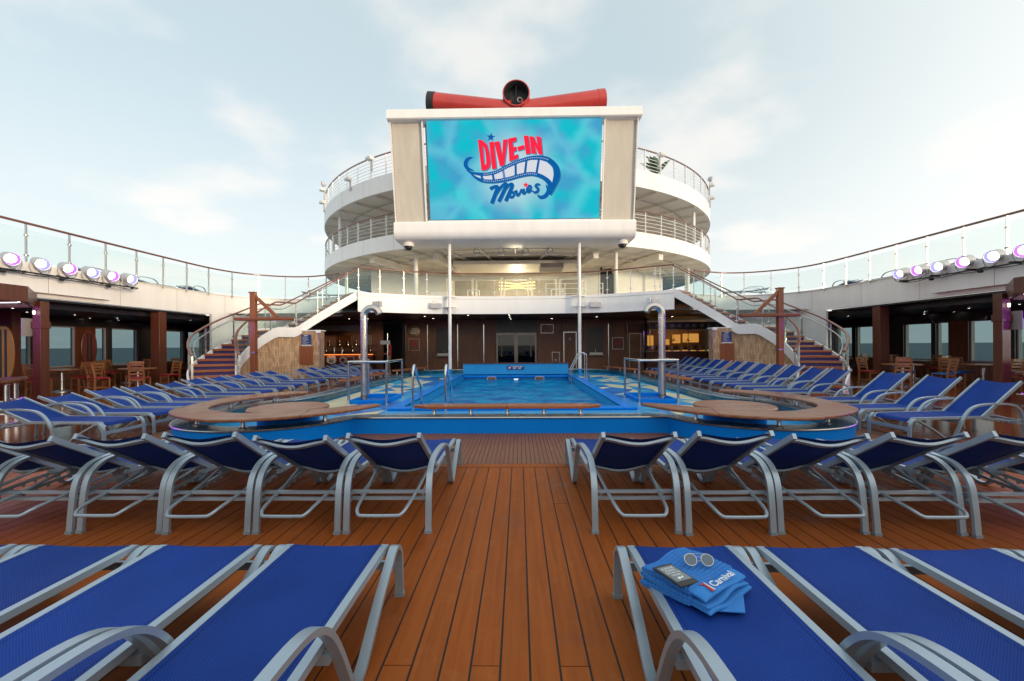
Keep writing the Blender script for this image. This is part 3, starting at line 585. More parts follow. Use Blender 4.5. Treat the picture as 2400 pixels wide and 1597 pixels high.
# depth sign on the end wall
sg_ = thing('pool_depth_sign', 'small blue pool depth sign with a no-diving symbol on the end wall', 'sign', (0,18.985,0.44))
MB().box(-0.38,0.38,-0.008,0.013,-0.085,0.085).build('plate', navy, sg_)
MB().lathe([(0.048,-0.002),(0.062,-0.002),(0.062,0.002),(0.048,0.002)], (-0.27,-0.011,0), 20, (0,1,0)).build('prohibition_ring', signred, sg_)
MB().bar((-0.31,-0.0125,0.04),(-0.23,-0.0125,-0.04),0.006,0.014,(0,1,0)).build('prohibition_bar', signred, sg_)
MB().lathe([(0,-0.001),(0.05,-0.001)], (-0.27,-0.0095,0), 20, (0,1,0)).build('prohibition_field', signwhite, sg_)
RX = Matrix.Rotation(R(90),4,'X')
place_text('lettering', 'MAXIMUM POOL DEPTH', 0.048, signwhite, sg_, Matrix.Translation((0.07,-0.010,0.05)) @ RX, bold=0.002)
place_text('lettering', '4\'6"  137', 0.105, signwhite, sg_, Matrix.Translation((0.07,-0.010,-0.025)) @ RX, bold=0.003)
ul = thing('waterline_sparkle', 'glowing slit put in for the sparkle at the waterline of the pool end wall', 'lamp', (0.02,18.84,-0.075))
MB().box(-0.09,0.09,-0.01,0.0,0.01,0.028).build('lens', e_cyan, ul, smooth=False)  # added glowing slit stands for water sparkle, not a real lamp
MB().box(-0.11,0.11,-0.006,0.004,0.0,0.04).build('bezel', lampgrey, ul, smooth=False)

# ---- side decks: fascia, slab, ceiling, windows
def rail_set(label, path, posts, group, zrail=1.08, glass_lo=0.06, glass_hi=0.90, sag=None, clip=True, end_posts=True, wood=handrail_m, name='glass_railing', r=0.032):
    """path: floor line (3D); posts: arc lengths"""
    s_ = arclen(path); o0 = path[0]
    t = thing(name, label, 'railing', tuple(o0), 0, group)
    loc = lambda p: p - o0
    up = V(0,0,zrail)
    MB().sweep([loc(p)+up for p in path], [(-0.042,-0.018),(-0.03,-0.03),(0.03,-0.03),(0.042,-0.018),(0.042,0.008),(0.026,0.026),(-0.026,0.026),(-0.042,0.008)], flat=True).build('handrail', wood, t)
    pm = MB().box(-0.011,0.011,-0.028,0.028,-0.12,zrail-0.03).mesh('post', smooth=False); pm.materials.append(steelsat)
    cm = MB().box(-0.055,0.055,-0.016,0.016,-0.022,0.022).mesh('glass_clamp', smooth=False); cm.materials.append(steel)
    for d in posts:
        p = at_len(path, s_, d); q = at_len(path, s_, min(s_[-1], d+0.05)) - at_len(path, s_, max(0, d-0.05)); a = math.atan2(q.y,q.x)
        po = obj('post', pm, None, t); po.location = loc(p); po.rotation_euler = (0,0,a)
        for h in (glass_lo+0.13, glass_hi-0.16):
            c_ = obj('glass_clamp', cm, None, po); c_.location = (0,0,h)
    ends = sorted(set([0.0]+list(posts)+[s_[-1]]))
    for a, b in zip(ends, ends[1:]):
        if b-a < 0.15: continue
        n = max(1, int((b-a)/0.3)); pts = [loc(at_len(path, s_, a+0.03+(b-a-0.06)*k/n)) for k in range(n+1)]
        MB().sweep(pts, [(-0.005,glass_lo),(0.005,glass_lo),(0.005,glass_hi),(-0.005,glass_hi)], flat=True).build('glass_panel', railglass, t, smooth=False)
    return t
ZU = 3.80
def side_path(sg):
    pts = [(-13.4,-30,0),(-13.4,-12,0),(-13.4,2,0),(-13.4,8,0),(-13.4,13,0),(-13.4,16.2,0),(-13.32,18.2,0),(-12.95,19.5,0),(-12.2,20.35,0),(-11.2,20.85,0),(-10.2,20.9,0),(-9.2,20.55,0),(-8.3,20.05,0)]
    return [V(-sg*p.x if sg > 0 else p.x, p.y, 0) for p in cr([V(*q) for q in pts], 6)]
WIN = [(3.0,4.1),(4.4,5.5),(5.9,7.0),(7.3,8.4),(8.8,9.9),(10.2,11.3),(11.7,12.8),(13.95,14.75),(15.08,16.25),(17.0,17.5),(17.7,18.95),(20.42,21.6),(21.85,22.9)]
for sg, side in ((-1,'left'),(1,'right')):
    sp_ = side_path(sg)
    ud = thing('upper_deck', 'white upper deck with curved fascia over the %s side dining area' % side, 'deck', (0,0,0), group='upper side decks')
    k = -sg       # inward is +x on the left
    MB().sweep(sp_, [(-0.14,2.88),(0.0,2.88),(0.0,ZU),(-0.14,ZU)] if sg < 0 else [(0.14,2.88),(0.0,2.88),(0.0,ZU),(0.14,ZU)], flat=True).build('fascia', white, ud)
    lo = [p for p in sp_ if p.y > 18.3 and abs(p.x) > 10.6]
    MB().sweep(lo, [(-0.12,0.0),(-0.004,0.0),(-0.004,2.879),(-0.12,2.879)] if sg < 0 else [(0.12,0.0),(0.004,0.0),(0.004,2.879),(0.12,2.879)], flat=True).build('lower_wall', white, ud)
    # the near cladding stands proud
    MB().box(*sorted((sg*13.40,sg*13.20)),-30,13.75,3.0,ZU-0.012).build('cladding_panel', white, ud, smooth=False, bevel=0.006)
    MB().box(*sorted((sg*13.2,sg*13.192)),-30,13.74,3.452,3.462).build('cladding_groove', soffit_m, ud, smooth=False)
    slab = [(p.x,p.y) for p in plan_offset(sp_, 0.05*sg)] + [(sg*8.0,20.4),(sg*8.0,30),(sg*17.5,30),(sg*17.5,-30)]
    a_ = obj('slab', fill([slab], ZU-0.03), floorbounce, ud)
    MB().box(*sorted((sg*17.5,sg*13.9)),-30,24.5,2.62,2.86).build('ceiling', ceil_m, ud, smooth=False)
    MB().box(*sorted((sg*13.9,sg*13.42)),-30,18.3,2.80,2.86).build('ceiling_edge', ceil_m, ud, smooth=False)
    # ceiling slat lines
    sl = MB()
    for q in range(24): sl.box(*sorted((sg*(14.0+q*0.15),sg*(14.0+q*0.15+0.012))),-30,24.4,2.615,2.62)
    tag(sl.build('ceiling_slats', darkgrey, ud, smooth=False), kind='stuff')
    q_ = arclen(sp_)
    for d_ in [27.5+2.4*n_ for n_ in range(12)]:
        if d_ < q_[-1]-1:
            a_ = at_len(sp_,q_,d_); b_ = at_len(sp_,q_,d_+0.012); nrm = V(-(b_-a_).y,(b_-a_).x,0).normalized()*(0.002*sg)
            if d_ < 43.5: nrm = V(-sg*0.2025,0,0)
            zlo = 3.002 if d_ < 43.5 else 2.882
            MB().add([a_-nrm*0+nrm+V(0,0,zlo),b_+nrm+V(0,0,zlo),b_+nrm+V(0,0,ZU-0.02),a_+nrm+V(0,0,ZU-0.02)],[(0,1,2,3)]).build('plate_seam', soffit_m, ud, smooth=False, recalc=False)
    # rail
    s_ = arclen(sp_); y0 = 11.47+30.0 if sg < 0 else 11.71+30.0
    posts = [y0-1.128*q for q in range(18,0,-1)] + [y0+1.128*q for q in range(12)]
    posts = [p for p in posts if p < s_[-1]-0.3]
    rail_set('curved glass railing with wooden handrail along the %s upper deck' % side, [p+V(0,0,ZU) for p in plan_offset(sp_, 0.07*sg)], posts, 'upper deck railings')
    # window wall
    ww = thing('window_wall', 'dark outer wall with tall sea-view windows on the %s side' % side, 'wall', (sg*17.1,0,0), group='sea-view window walls')
    zz0, zz1 = 0.72, 2.27
    MB().box(-0.12,0.12,-30,24.5,0,zz0).build('sill_wall', darkwood, ww, smooth=False)
    MB().box(-0.12,0.12,-30,24.5,zz1,2.63).build('header', darkgrey, ww, smooth=False)
    e = -30
    for (a,b) in WIN:
        MB().box(-0.12,0.12,e,a,zz0+0.001,zz1-0.001).build('pier', darkgrey if (b-a) > 0.9 else columnwood, ww, smooth=False)
        fr = MB(); 
        for (u0,u1,v0,v1) in ((a,b,zz0,zz0+0.05),(a,b,zz1-0.05,zz1),(a,a+0.05,zz0+0.05,zz1-0.05),(b-0.05,b,zz0+0.05,zz1-0.05)): fr.box(-0.05,0.05,u0+0.002,u1-0.002,v0+0.002,v1-0.002)
        wf = fr.build('window', soffit_m, ww, smooth=False)
        MB().box(-0.006,0.006,a+0.045,b-0.045,zz0+0.045,zz1-0.045).build('pane', winglass, wf, smooth=False)
        e = b
    MB().box(-0.12,0.12,e,24.5,zz0+0.001,zz1-0.001).build('pier', darkgrey, ww, smooth=False)
    MB().box(-0.25*sg-0.3,0.6,-30,24.5,-22,-0.05).build('hull_side', white, ww, smooth=False) if False else None
    # wall that closes the dining area at its far end
    MB().box(*sorted((sg*0.12-sg*3.7,sg*-0.12)),24.3,24.5,0,2.62).build('end_wall', darkwood, ww, smooth=False)
    # columns
    for (cx,cyy,wd,lab) in ((13.62,16.1,0.34,'square dark red wooden column at the edge of the %s dining area'),(13.9,21.6,0.3,'slim dark wooden column behind the %s staircase')):
        t = thing('column', lab % side, 'column', (sg*cx,cyy,0), group='wooden columns')
        MB().box(-wd/2,wd/2,-wd/2,wd/2,0.12,2.80 if cx < 13.9 else 2.62).build('shaft', columnwood, t, bevel=0.01)
        MB().box(-wd/2-0.02,wd/2+0.02,-wd/2-0.02,wd/2+0.02,0,0.12).build('base', darkwood, t, bevel=0.006)
    # small downlights in the ceiling
    for (x,y) in ((15.7,13.5),(15.6,14.9),(15.6,16.5),(16.8,16.6),(16.8,17.8),(14.4,18.7),(16.5,19.4),(14.6,12.2),(14.7,20.8)):
        t = thing('ceiling_downlight', 'tiny lit downlight in the dark ceiling over the %s dining area' % side, 'light', (sg*x,y,2.613), group='downlights over the %s dining area' % side)
        MB().lathe([(0,0),(0.035,0)], (0,0,-0.003), 10).build('lens', e_dot, t); MB().lathe([(0.035,-0.004),(0.05,-0.006),(0.052,0.0)], (0,0,0), 12).build('bezel', black, t)

# ---- balcony over the far end, with its glass rail
bal = thing('balcony', 'white curved balcony fascia spanning the far end of the pool deck', 'balcony', (0,20.5,2.9))
bp = cr([(-6.87,18.55,0),(-5.95,19.05,0),(-4.6,19.80,0),(-3.2,20.28,0),(-1.5,20.48,0),(0,20.52,0),(1.5,20.48,0),(3.2,20.28,0),(4.6,19.80,0),(5.95,19.05,0),(6.87,18.55,0)],5)
def BL(mb, name, m, par=None, **k):
    o = mb.build(name, m, par or bal, **k)
    if par is None: o.location = (0,-20.5,-2.9)
    return o
BL(MB().sweep(bp, [(0,2.95),(0.0,3.66),(-0.16,3.66),(-0.16,2.95)], flat=True), 'fascia', white)
BL(MB().sweep(bp, [(0.03,3.662),(0.03,3.80),(-0.2,3.80),(-0.2,3.662)], flat=True), 'fascia_cap', white)
o = obj('slab', fill([[(p.x,p.y) for p in plan_offset(bp,0.1)] + [(7.9,19.6),(8.1,30),(-8.1,30),(-7.9,19.6)]], 3.775), floorbounce, bal); o.location = (0,-20.5,-2.9)
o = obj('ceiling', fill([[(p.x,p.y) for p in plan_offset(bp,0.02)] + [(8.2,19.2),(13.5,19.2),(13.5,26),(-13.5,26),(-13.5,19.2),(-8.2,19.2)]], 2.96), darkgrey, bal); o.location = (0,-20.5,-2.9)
for sg in (-1,1):
    BL(MB().box(*sorted((sg*6.87,sg*6.74)),18.62,19.6,2.952,3.79), 'fascia_return', white, smooth=False)
s_ = arclen(bp)
rail_set('curved glass railing with red-brown handrail on the central balcony', [p+V(0,0,ZU+0.02) for p in plan_offset(bp,0.08)], [0.03]+[0.95+q*1.075 for q in range(13)]+[s_[-1]-0.5], 'balcony railing')

# ---- curved stairs
def stair(sg, side):
    pts = [(-9.35,13.3,0),(-9.95,13.9,0),(-10.26,14.6,0),(-10.2,15.6,0),(-9.7,16.6,0),(-8.8,17.8,0),(-7.32,19.22,0)]
    cp = cr([V(-sg*p[0] if sg > 0 else p[0], p[1], 0) for p in pts], 10); S = arclen(cp); T = S[-1]
    HWD = 0.62
    def zat(d):          # smooth floor line
        if d < 3.75: return 2.07*d/3.75
        if d < 4.55: return 2.07
        return 2.07 + (ZU-2.07)*(d-4.55)/(T-4.55)
    def edge(d, off):    # off>0 : inner (pool) side
        p = at_len(cp,S,d); q = at_len(cp,S,min(T,d+0.06)) - at_len(cp,S,max(0,d-0.06)); q.normalize(); n = V(q.y,-q.x,0) if sg < 0 else V(-q.y,q.x,0); return p + n*off
    t = thing('curved_staircase', 'curved white staircase with wooden treads on the %s of the pool' % side, 'staircase', tuple(cp[0]), group='curved staircases')
    o0 = cp[0]
    def SP(mb, name, m, par=t, **k):
        o = mb.build(name, m, par, **k)
        if par is t: o.location = -o0
        return o
    steps = [(3.75*i/12, 3.75*(i+1)/12, 2.07*(i+1)/12) for i in range(12)] + [(4.55+(T-4.55)*i/10, 4.55+(T-4.55)*(i+1)/10, 2.07+(ZU-2.07)*(i+1)/10) for i in range(10)]
    for i,(a,b,zz) in enumerate(steps):
        rise = 2.07/12 if i < 12 else (ZU-2.07)/10
        b2 = min(T, b + (0.8 if i == 11 else 0.02))
        A,B_,C_,D_ = edge(a-0.02,-HWD), edge(a-0.02,HWD), edge(b2,HWD), edge(b2,-HWD)
        if i == 11:
            q = [edge(a-0.02+(b2-a)*k/3,HWD) for k in range(4)]; r_ = [edge(a-0.02+(b2-a)*k/3,-HWD) for k in range(4)]
            poly = q + r_[::-1]
        else: poly = [A,B_,C_,D_]
        if sg > 0: poly = poly[::-1]
        SP(MB().prism([p+V(0,0,zz-0.075) for p in poly], (0,0,0.075)), 'tread', benchred, bevel=0.006)
        q0, q1 = edge(a+0.012,-HWD), edge(a+0.012,HWD); dd = (edge(a+0.05,0)-edge(a,0)).normalized()*0.02
        SP(MB().prism([q0+V(0,0,zz-rise),q1+V(0,0,zz-rise),q1+dd+V(0,0,zz-rise),q0+dd+V(0,0,zz-rise)], (0,0,rise-0.076)), 'riser', carpet, smooth=False)
    n = 44
    for off, nm in ((HWD,'inner'),(-HWD,'outer')):
        b = []
        for k in range(n+1):
            d = T*k/n; z0 = max(0.0, zat(d)-0.25) ; z1 = zat(d)+0.13
            i0, o1 = edge(d, off), edge(d, off+math.copysign(0.06,off))
            b += [i0+V(0,0,z0), o1+V(0,0,z0), o1+V(0,0,z1), i0+V(0,0,z1)]
        SP(MB().add(b, [(i*4+j, i*4+(j+1)%4, (i+1)*4+(j+1)%4, (i+1)*4+j) for i in range(n) for j in range(4)] + [(3,2,1,0),(n*4,n*4+1,n*4+2,n*4+3)]), 'stringer', white)
    b = []
    for k in range(n+1):
        d = T*k/n; z0 = max(0.0, zat(d)-0.27); b += [edge(d,HWD-0.01)+V(0,0,z0), edge(d,-HWD+0.01)+V(0,0,z0), edge(d,-HWD+0.01)+V(0,0,z0+0.03), edge(d,HWD-0.01)+V(0,0,z0+0.03)]
    SP(MB().add(b, [(i*4+j, i*4+(j+1)%4, (i+1)*4+(j+1)%4, (i+1)*4+j) for i in range(n) for j in range(4)]), 'soffit', soffit_m)
    # stone-clad wall under the flight
    def clad(path_pts, name):
        me = bpy.data.meshes.new(name); vs_ = []; fs_ = []; uv = []; u = 0; prev = None; us = []
        for (p, z0, z1) in path_pts:
            if prev is not None: u += (p-prev).length
            prev = p; us.append(u); vs_ += [p+V(0,0,z0), p+V(0,0,z1)]
        for i in range(len(path_pts)-1): fs_.append((2*i,2*i+2,2*i+3,2*i+1))
        me.from_pydata([tuple(v) for v in vs_],[],fs_); l = me.uv_layers.new(name='UVMap')
        for poly in me.polygons:
            for li in poly.loop_indices:
                vi = me.loops[li].vertex_index; l.data[li].uv = (us[vi//2], vs_[vi].z)
        o = obj(name, me, stone, t); o.location = -o0; md = o.modifiers.new('thick','SOLIDIFY'); md.thickness = 0.04; md.offset = 0
        return o
    clad([(edge(d,HWD-0.05), 0.0, max(0.02, zat(d)-0.10)) for d in [0.5+4.4*k/20 for k in range(21)]], 'stone_cladding')
    bx = [V(sg*8.98,17.05,0),V(sg*7.84,17.05,0),V(sg*7.95,17.6,0),V(sg*8.98,17.6,0)]
    clad([(bx[0],0,2.06),(bx[1],0,2.06),(bx[2],0,2.06)], 'stone_cladding')
    SP(MB().bar(bx[0]+V(0,-0.03,0),bx[0]+V(0,-0.03,2.06),0.03,0.03), 'corner_trim', steelsat); SP(MB().bar(bx[1]+V(0,-0.03,0),bx[1]+V(0,-0.03,2.06),0.03,0.03), 'corner_trim', steelsat)
    SP(MB().box(*sorted((sg*7.82,sg*9.0)),17.0,17.5,2.061,2.10), 'box_top', white, smooth=False)
    SP(MB().box(*sorted((sg*7.80,sg*7.98)),16.93,17.03,1.98,2.09), 'corner_lamp', white, bevel=0.01)
    # balustrades
    for off, nm, d0 in ((HWD+0.02,'inner',0.12),(-HWD-0.02,'outer',0.0)):
        path = [edge(d0+(T-d0)*k/60, off) + V(0,0,max(zat(d0+(T-d0)*k/60),0.10)+0.10) for k in range(61)]
        # the handrail curls outwards at the foot
        s2 = arclen(path); ps = [0.05+q*(s2[-1]-0.1)/7 for q in range(8)]
        rail_set('glass balustrade on the %s edge of the %s staircase' % ('pool-side' if nm == 'inner' else 'outer', side), path, ps, 'staircase balustrades', zrail=1.0, glass_lo=0.02, glass_hi=0.86, name='stair_balustrade')
    # second steel handrail on the wall side
    path = [edge(0.3+(T-0.3)*k/40, -HWD+0.12)+V(0,0,zat(0.3+(T-0.3)*k/40)+0.92) for k in range(41)]
    SP(MB().tube(path, 0.02, 8), 'wall_handrail', steelsat)
    # board and notice on the stone box
    nb = thing('notice_board', 'blue notice over a plain wood board on the %s stone-clad block' % side, 'sign', (sg*8.38,17.02,1.0), group='pool notices')
    MB().box(-0.26,0.26,-0.03,0.0,-0.28,0.44).build('wood_board', mastm, nb, bevel=0.004)
    pn = MB().box(-0.19,0.19,-0.022,0.0,0.50,0.92).build('notice', navy, nb, smooth=False)
    MB().box(-0.19,0.19,-0.026,-0.001,0.47,0.515).build('notice_foot', signwhite, nb, smooth=False)
    q = MB(); q.box(-0.10,0.06,-0.0235,-0.0225,0.865,0.89)
    rg = random.Random(3)
    for r_ in range(9): q.box(-0.15,-0.15+rg.uniform(0.14,0.3),-0.0235,-0.0225,0.82-r_*0.033,0.828-r_*0.033)
    q.build('print_lines', signwhite, pn, smooth=False)
    q = MB()
    for r_ in range(10): q.box(-0.182,-0.168,-0.0235,-0.0225,0.84-r_*0.033,0.852-r_*0.033)
    q.build('print_marks', signred, pn, smooth=False)
    # dark flap on the cladding
    SP(MB().box(*sorted((sg*9.28,sg*9.16)),16.0,16.03,0.62,1.08), 'service_flap', soffit_m) if False else None
    return t
stair(-1,'left'); stair(1,'right')

# ---- wall behind the pool, under the balcony
YW = 25.5; kW = YW/23.5
wx = lambda x: 0.16+(x-0.16)*kW
wz = lambda z: 1.45+(z-1.45)*kW
bw = thing('back_wall', 'dark wood-panelled wall under the balcony behind the pool', 'wall', (0,YW,0))
edges = [-6.1,-4.89,-3.22,-1.78,-1.12,1.15,2.5,3.4,3.72,5.07,6.1,7.0]
for a, b in zip(edges, edges[1:]):
    a, b = wx(a), wx(b)
    if abs(a-wx(-1.12)) < 0.01: MB().box(a,b,0.0,0.2,2.2,2.96).build('wall_panel', darkgrey, bw, smooth=False)
    else: MB().box(a+0.012,b-0.012,0.0,0.2,0,2.96).build('wall_panel', darkwood, bw, smooth=False)
MB().box(wx(-6.3),wx(7.2),0.03,0.22,0,2.955).build('wall_core', black, bw, smooth=False)
for x in (-6.1,-4.89,-3.22,-1.78,5.07,6.1,7.0): MB().box(wx(x)-0.022,wx(x)+0.022,-0.03,0.02,0.0,2.7).build('chrome_strip', steel, bw, smooth=False)
# double door
for x0, x1, hs in ((wx(-1.09),wx(0.0)-0.01,1),(wx(0.0)+0.01,wx(1.12),-1)):
    d = MB()
    for (a,b,c,e) in ((x0,x1,2.05,2.18),(x0,x1,0.02,0.30),(x0,x0+0.09,0.301,2.049),(x1-0.09,x1,0.301,2.049)): d.box(a,b,-0.06,0.0,c,e)
    dr = d.build('door', doorsteel, bw, smooth=False)
    MB().box(x0+0.09,x1-0.09,-0.035,-0.025,0.301,2.049).build('door_pane', clearglass, dr, smooth=False)
    hx = x0+0.33 if hs > 0 else x1-0.33
    MB().tube([(hx,-0.10,0.75),(hx,-0.10,1.8)],0.02,8).build('door_handle', brass, dr)
    sl = MB()
    for q in range(9): sl.box(x0+0.10,x1-0.10,-0.024,-0.018,0.5+q*0.16,0.51+q*0.16)
    sl.build('pane_bars', lampgrey, dr, smooth=False)
# frames, small doors, niches, notices
def frame(x0,x1,z0,z1,m,name,par=bw,wd=0.02,y=-0.02):
    q = MB()
    for (a,b,c,e) in ((x0,x1,z1-wd,z1),(x0,x1,z0,z0+wd),(x0,x0+wd,z0+wd,z1-wd),(x1-wd,x1,z0+wd,z1-wd)): q.box(a,b,y,-0.001,c,e)
    return q.build(name, m, par, smooth=False)
frame(wx(1.37),wx(2.06),wz(2.09),wz(2.57),steelsat,'picture_frame')
frame(wx(2.6),wx(3.33),-0.01,wz(2.16),steelsat,'side_door_frame',wd=0.05)
MB().box(wx(2.9),wx(3.0),-0.012,0,wz(1.7),wz(1.84)).build('door_plate', greybox, bw, smooth=False)
frame(wx(6.2),wx(6.85),-0.01,wz(2.05),steelsat,'side_door_frame',wd=0.03)
frame(wx(1.97),wx(2.38),0.35,wz(1.05),steelsat,'hatch_frame',wd=0.02)
MB().box(wx(2.12),wx(2.22),-0.014,0,0.47,0.6).build('hatch_label', greybox, bw, smooth=False)
for (x0,x1) in ((-4.4,-3.51),(3.88,4.79)):
    MB().box(wx(x0),wx(x1),-0.02,-0.002,0.9,wz(2.4)).build('niche_back', darkgrey, bw, smooth=False)
    MB().box(wx(x0),wx(x1),-0.42,-0.021,0.80,0.84).build('shelf', soffit_m, bw, smooth=False)
    MB().box(wx(x0)+0.1,wx(x1)-0.1,-0.36,-0.08,0.841,0.98).build('basin', offwhite, bw, bevel=0.02)
    MB().tube(cr([(wx((x0+x1)/2),-0.1,0.98),(wx((x0+x1)/2),-0.1,1.12),(wx((x0+x1)/2),-0.2,1.14)],4),0.012,6).build('tap', steel, bw)
for x0, x1 in ((-5.96,-5.34),(5.28,5.91)):
    frame(wx(x0),wx(x1),wz(1.18),wz(1.83),steelsat,'notice_frame')
    q = MB()
    rg = random.Random(5)
    for r_ in range(4): q.box(wx((x0+x1)/2)-rg.uniform(0.1,0.18),wx((x0+x1)/2)+rg.uniform(0.1,0.18),-0.012,-0.002,wz(1.66)-r_*0.085,wz(1.70)-r_*0.085)
    q.build('notice_print', signred, bw, smooth=False)
MB().lathe([(0,0.0),(0.36,0.0),(0.36,0.02),(0.32,0.03),(0,0.03)], (wx(-5.64),-0.001,wz(2.25)), 28, (0,-1,0)).build('round_emblem', brass, bw)
q = MB()
for k_ in range(5): q.box(wx(-5.64)-0.2+0.03*k_,wx(-5.64)+0.12+0.03*k_,-0.04,-0.032,wz(2.25)-0.16+k_*0.075,wz(2.25)-0.12+k_*0.075)
q.build('emblem_relief', offwhite, bw, smooth=False)
for x in (-1.25, 1.28): MB().box(wx(x)-0.04,wx(x)+0.04,-0.03,0,1.24,1.33).build('call_point', signred, bw, smooth=False)
for (x,y) in ((-2.4,21.5),(-0.33,21.4),(-0.33,23.0),(-0.31,24.6),(2.05,24.6),(4.4,23.2),(-4.7,22.0),(-4.6,23.6),(8.6,23.6),(-9.2,23.4),(-8.2,23.5)):
    t = thing('ceiling_downlight', 'tiny lit downlight in the dark ceiling under the balcony', 'light', (x,y,2.956), group='downlights under the balcony')
    MB().lathe([(0,0),(0.045,0)], (0,0,-0.003), 10).build('lens', e_dot, t); MB().lathe([(0.045,-0.004),(0.06,-0.006),(0.062,0.0)], (0,0,0), 12).build('bezel', black, t)
# bar on the left
bar = thing('bar_counter', 'long dark bar counter with orange glowing edge under the left balcony', 'bar', (wx(-8.9),24.0,0))
MB().box(-2.6,1.55,0.0,0.5,0,0.94).build('front', columnwood, bar, smooth=False)
MB().box(-2.7,1.6,-0.12,0.6,0.985,1.03).build('counter_top', darkwood, bar, bevel=0.006)
MB().box(-2.65,1.58,-0.11,-0.02,0.95,0.982).build('glow_strip', e_orange, bar, smooth=False)
sh = MB().prism([V(x,-0.012,z) for x,z in ((-1.02,0.88),(-0.90,0.92),(-0.80,0.89),(-0.70,0.92),(-0.58,0.88),(-0.55,0.78),(-0.52,0.62),(-0.58,0.50),(-0.80,0.42),(-1.02,0.50),(-1.08,0.62),(-1.05,0.78))],(0,0.01,0)).build('road_shield', signwhite, bar, smooth=False)
place_text('lettering','80',0.24,black,sh,Matrix.Translation((-0.80,-0.016,0.60)) @ RX, bold=0.006)
MB().box(-1.02,-0.58,-0.014,-0.0125,0.755,0.765).build('shield_line', black, sh, smooth=False)
frame(0.05,0.5,0.5,0.86,greybox,'sign_frame',bar,0.03); MB().box(0.75,1.15,-0.012,0,0.72,0.9).build('sign_plate', signwhite, bar, smooth=False)
MB().lathe([(0.12,0),(0.16,0.01),(0.2,0)], (-0.15,-0.01,0.66), 16, (0,-1,0)).build('oval_sign', greybox, bar); MB().box(-1.6,-1.45,-0.012,0,0.3,0.86).build('green_panel', mat('green panel',(0.01,0.09,0.05),0.4), bar, smooth=False)
bb = thing('back_bar', 'dim back bar with shelves and bottles behind the left bar counter', 'bar', (wx(-8.9),25.6,0))
MB().box(-2.9,1.6,0,0.2,0,2.95).build('back_panel', darkwood, bb, smooth=False)
MB().box(-1.2,-0.3,-0.02,-0.001,1.3,2.1).build('lit_panel', mat('copper panel',(0.20,0.06,0.015),0.35,metal=0.4), bb, smooth=False)
for zz in (1.1,1.45): MB().box(-2.8,1.3,-0.25,-0.001,zz,zz+0.03).build('shelf', columnwood, bb, smooth=False)
rg = random.Random(9)
btm = [mat('green bottle glass',(0.02,0.08,0.03),0.15,coat=0.5), mat('amber bottle glass',(0.2,0.08,0.02),0.15,coat=0.5), mat('clear bottle glass',(0.4,0.42,0.42),0.12,coat=0.5)]
for q in range(14):
    MB().lathe([(0,0),(0.035,0),(0.035,0.17),(0.014,0.22),(0.014,0.29),(0,0.29)], (-2.6+q*0.27+rg.uniform(-.05,.05),-0.13,1.13 if q % 2 else 1.48), 10).build('bottle', btm[q%3], bb)
for q in range(6): frame(0.55+0.22*(q%2),0.72+0.22*(q%2),1.55+0.2*(q//2),1.7+0.2*(q//2),greybox,'framed_card',bb,0.02)
MB().box(-2.9,1.6,-1.9,-1.8,2.3,2.6).build('bar_header', darkgrey, bb, smooth=False)
for q, x in enumerate((-2.0,-0.75,-0.3,0.9)):
    t = thing('beer_tap', 'small chrome tap standing on the left bar, %s from the stairs' % ORD[q], 'tap', (wx(-8.9)+x,24.25,1.031), group='bar taps')
    MB().cyl((0,0),0.03,0,0.22,10).build('tap_body', steel, t); MB().cyl((0,-0.02),0.018,0.23,0.36,8,0.026).build('tap_lever', signwhite, t)
# grill counter on the right
gr = thing('grill_kitchen', 'lit grill kitchen behind a counter under the right balcony', 'kitchen', (wx(8.9),24.6,0))
x0, x1 = wx(7.05)-wx(8.9), wx(11.2)-wx(8.9)
MB().box(x0,x1,0,0.6,0,1.0).build('front', columnwood, gr, smooth=False)
MB().box(x0,x1,-0.1,0.65,1.001,1.045).build('counter_top', steel, gr, bevel=0.006)
rg = random.Random(4)
for q in range(22): MB().box(x0+0.75+q*0.16,x0+0.86+q*0.16,-0.08,0.02,1.046,1.046+rg.uniform(0.03,0.07)).build('glowing_tray', e_kitchen if q % 3 else signwhite, gr, smooth=False)
MB().box(x0,x1,3.0,3.1,0,2.95).build('back_panel', mat('tan kitchen wall',(0.16,0.09,0.045),0.5,var=0.3,scale=2), gr, smooth=False)
fz = MB().box(x0,x1,-0.05,0.05,2.28,2.70).build('frieze', darkgrey, gr, smooth=False)
for q in range(9):
    cx = x0+0.45+q*0.42; f = 1 if q % 2 else -1
    sp_ = [V(cx+f*(0.02+0.11*k/18)*math.cos(k*0.55), -0.058, 2.48+(0.02+0.10*k/18)*math.sin(k*0.55)) for k in range(19)]
    MB().sweep(sp_, [(-0.012,-0.004),(0.012,-0.004),(0.012,0.004),(-0.012,0.004)], up=(0,1,0)).build('scroll_relief', greybox, fz)
frame(x0,x1,2.27,2.72,greybox,'frieze_edge',gr,0.02,-0.065)
for (a,b,c,e) in ((0.55,1.05,1.35,2.0),(1.75,2.05,1.4,1.75),(2.35,2.75,1.5,2.05),(3.0,3.9,1.55,2.1)):
    MB().box(x0+a,x0+b,2.6,2.9,c,e).build('glowing_cabinet', e_kitchen, gr, smooth=False)  # cabinets are no lamps; their warm lighting is put in as own glow
for q in range(12): MB().box(x0+0.5+q*0.3,x0+0.62+q*0.3,2.2,2.4,1.1,1.1+rg.uniform(0.12,0.3)).build('utensil', steelsat if q%2 else black, gr, smooth=False)
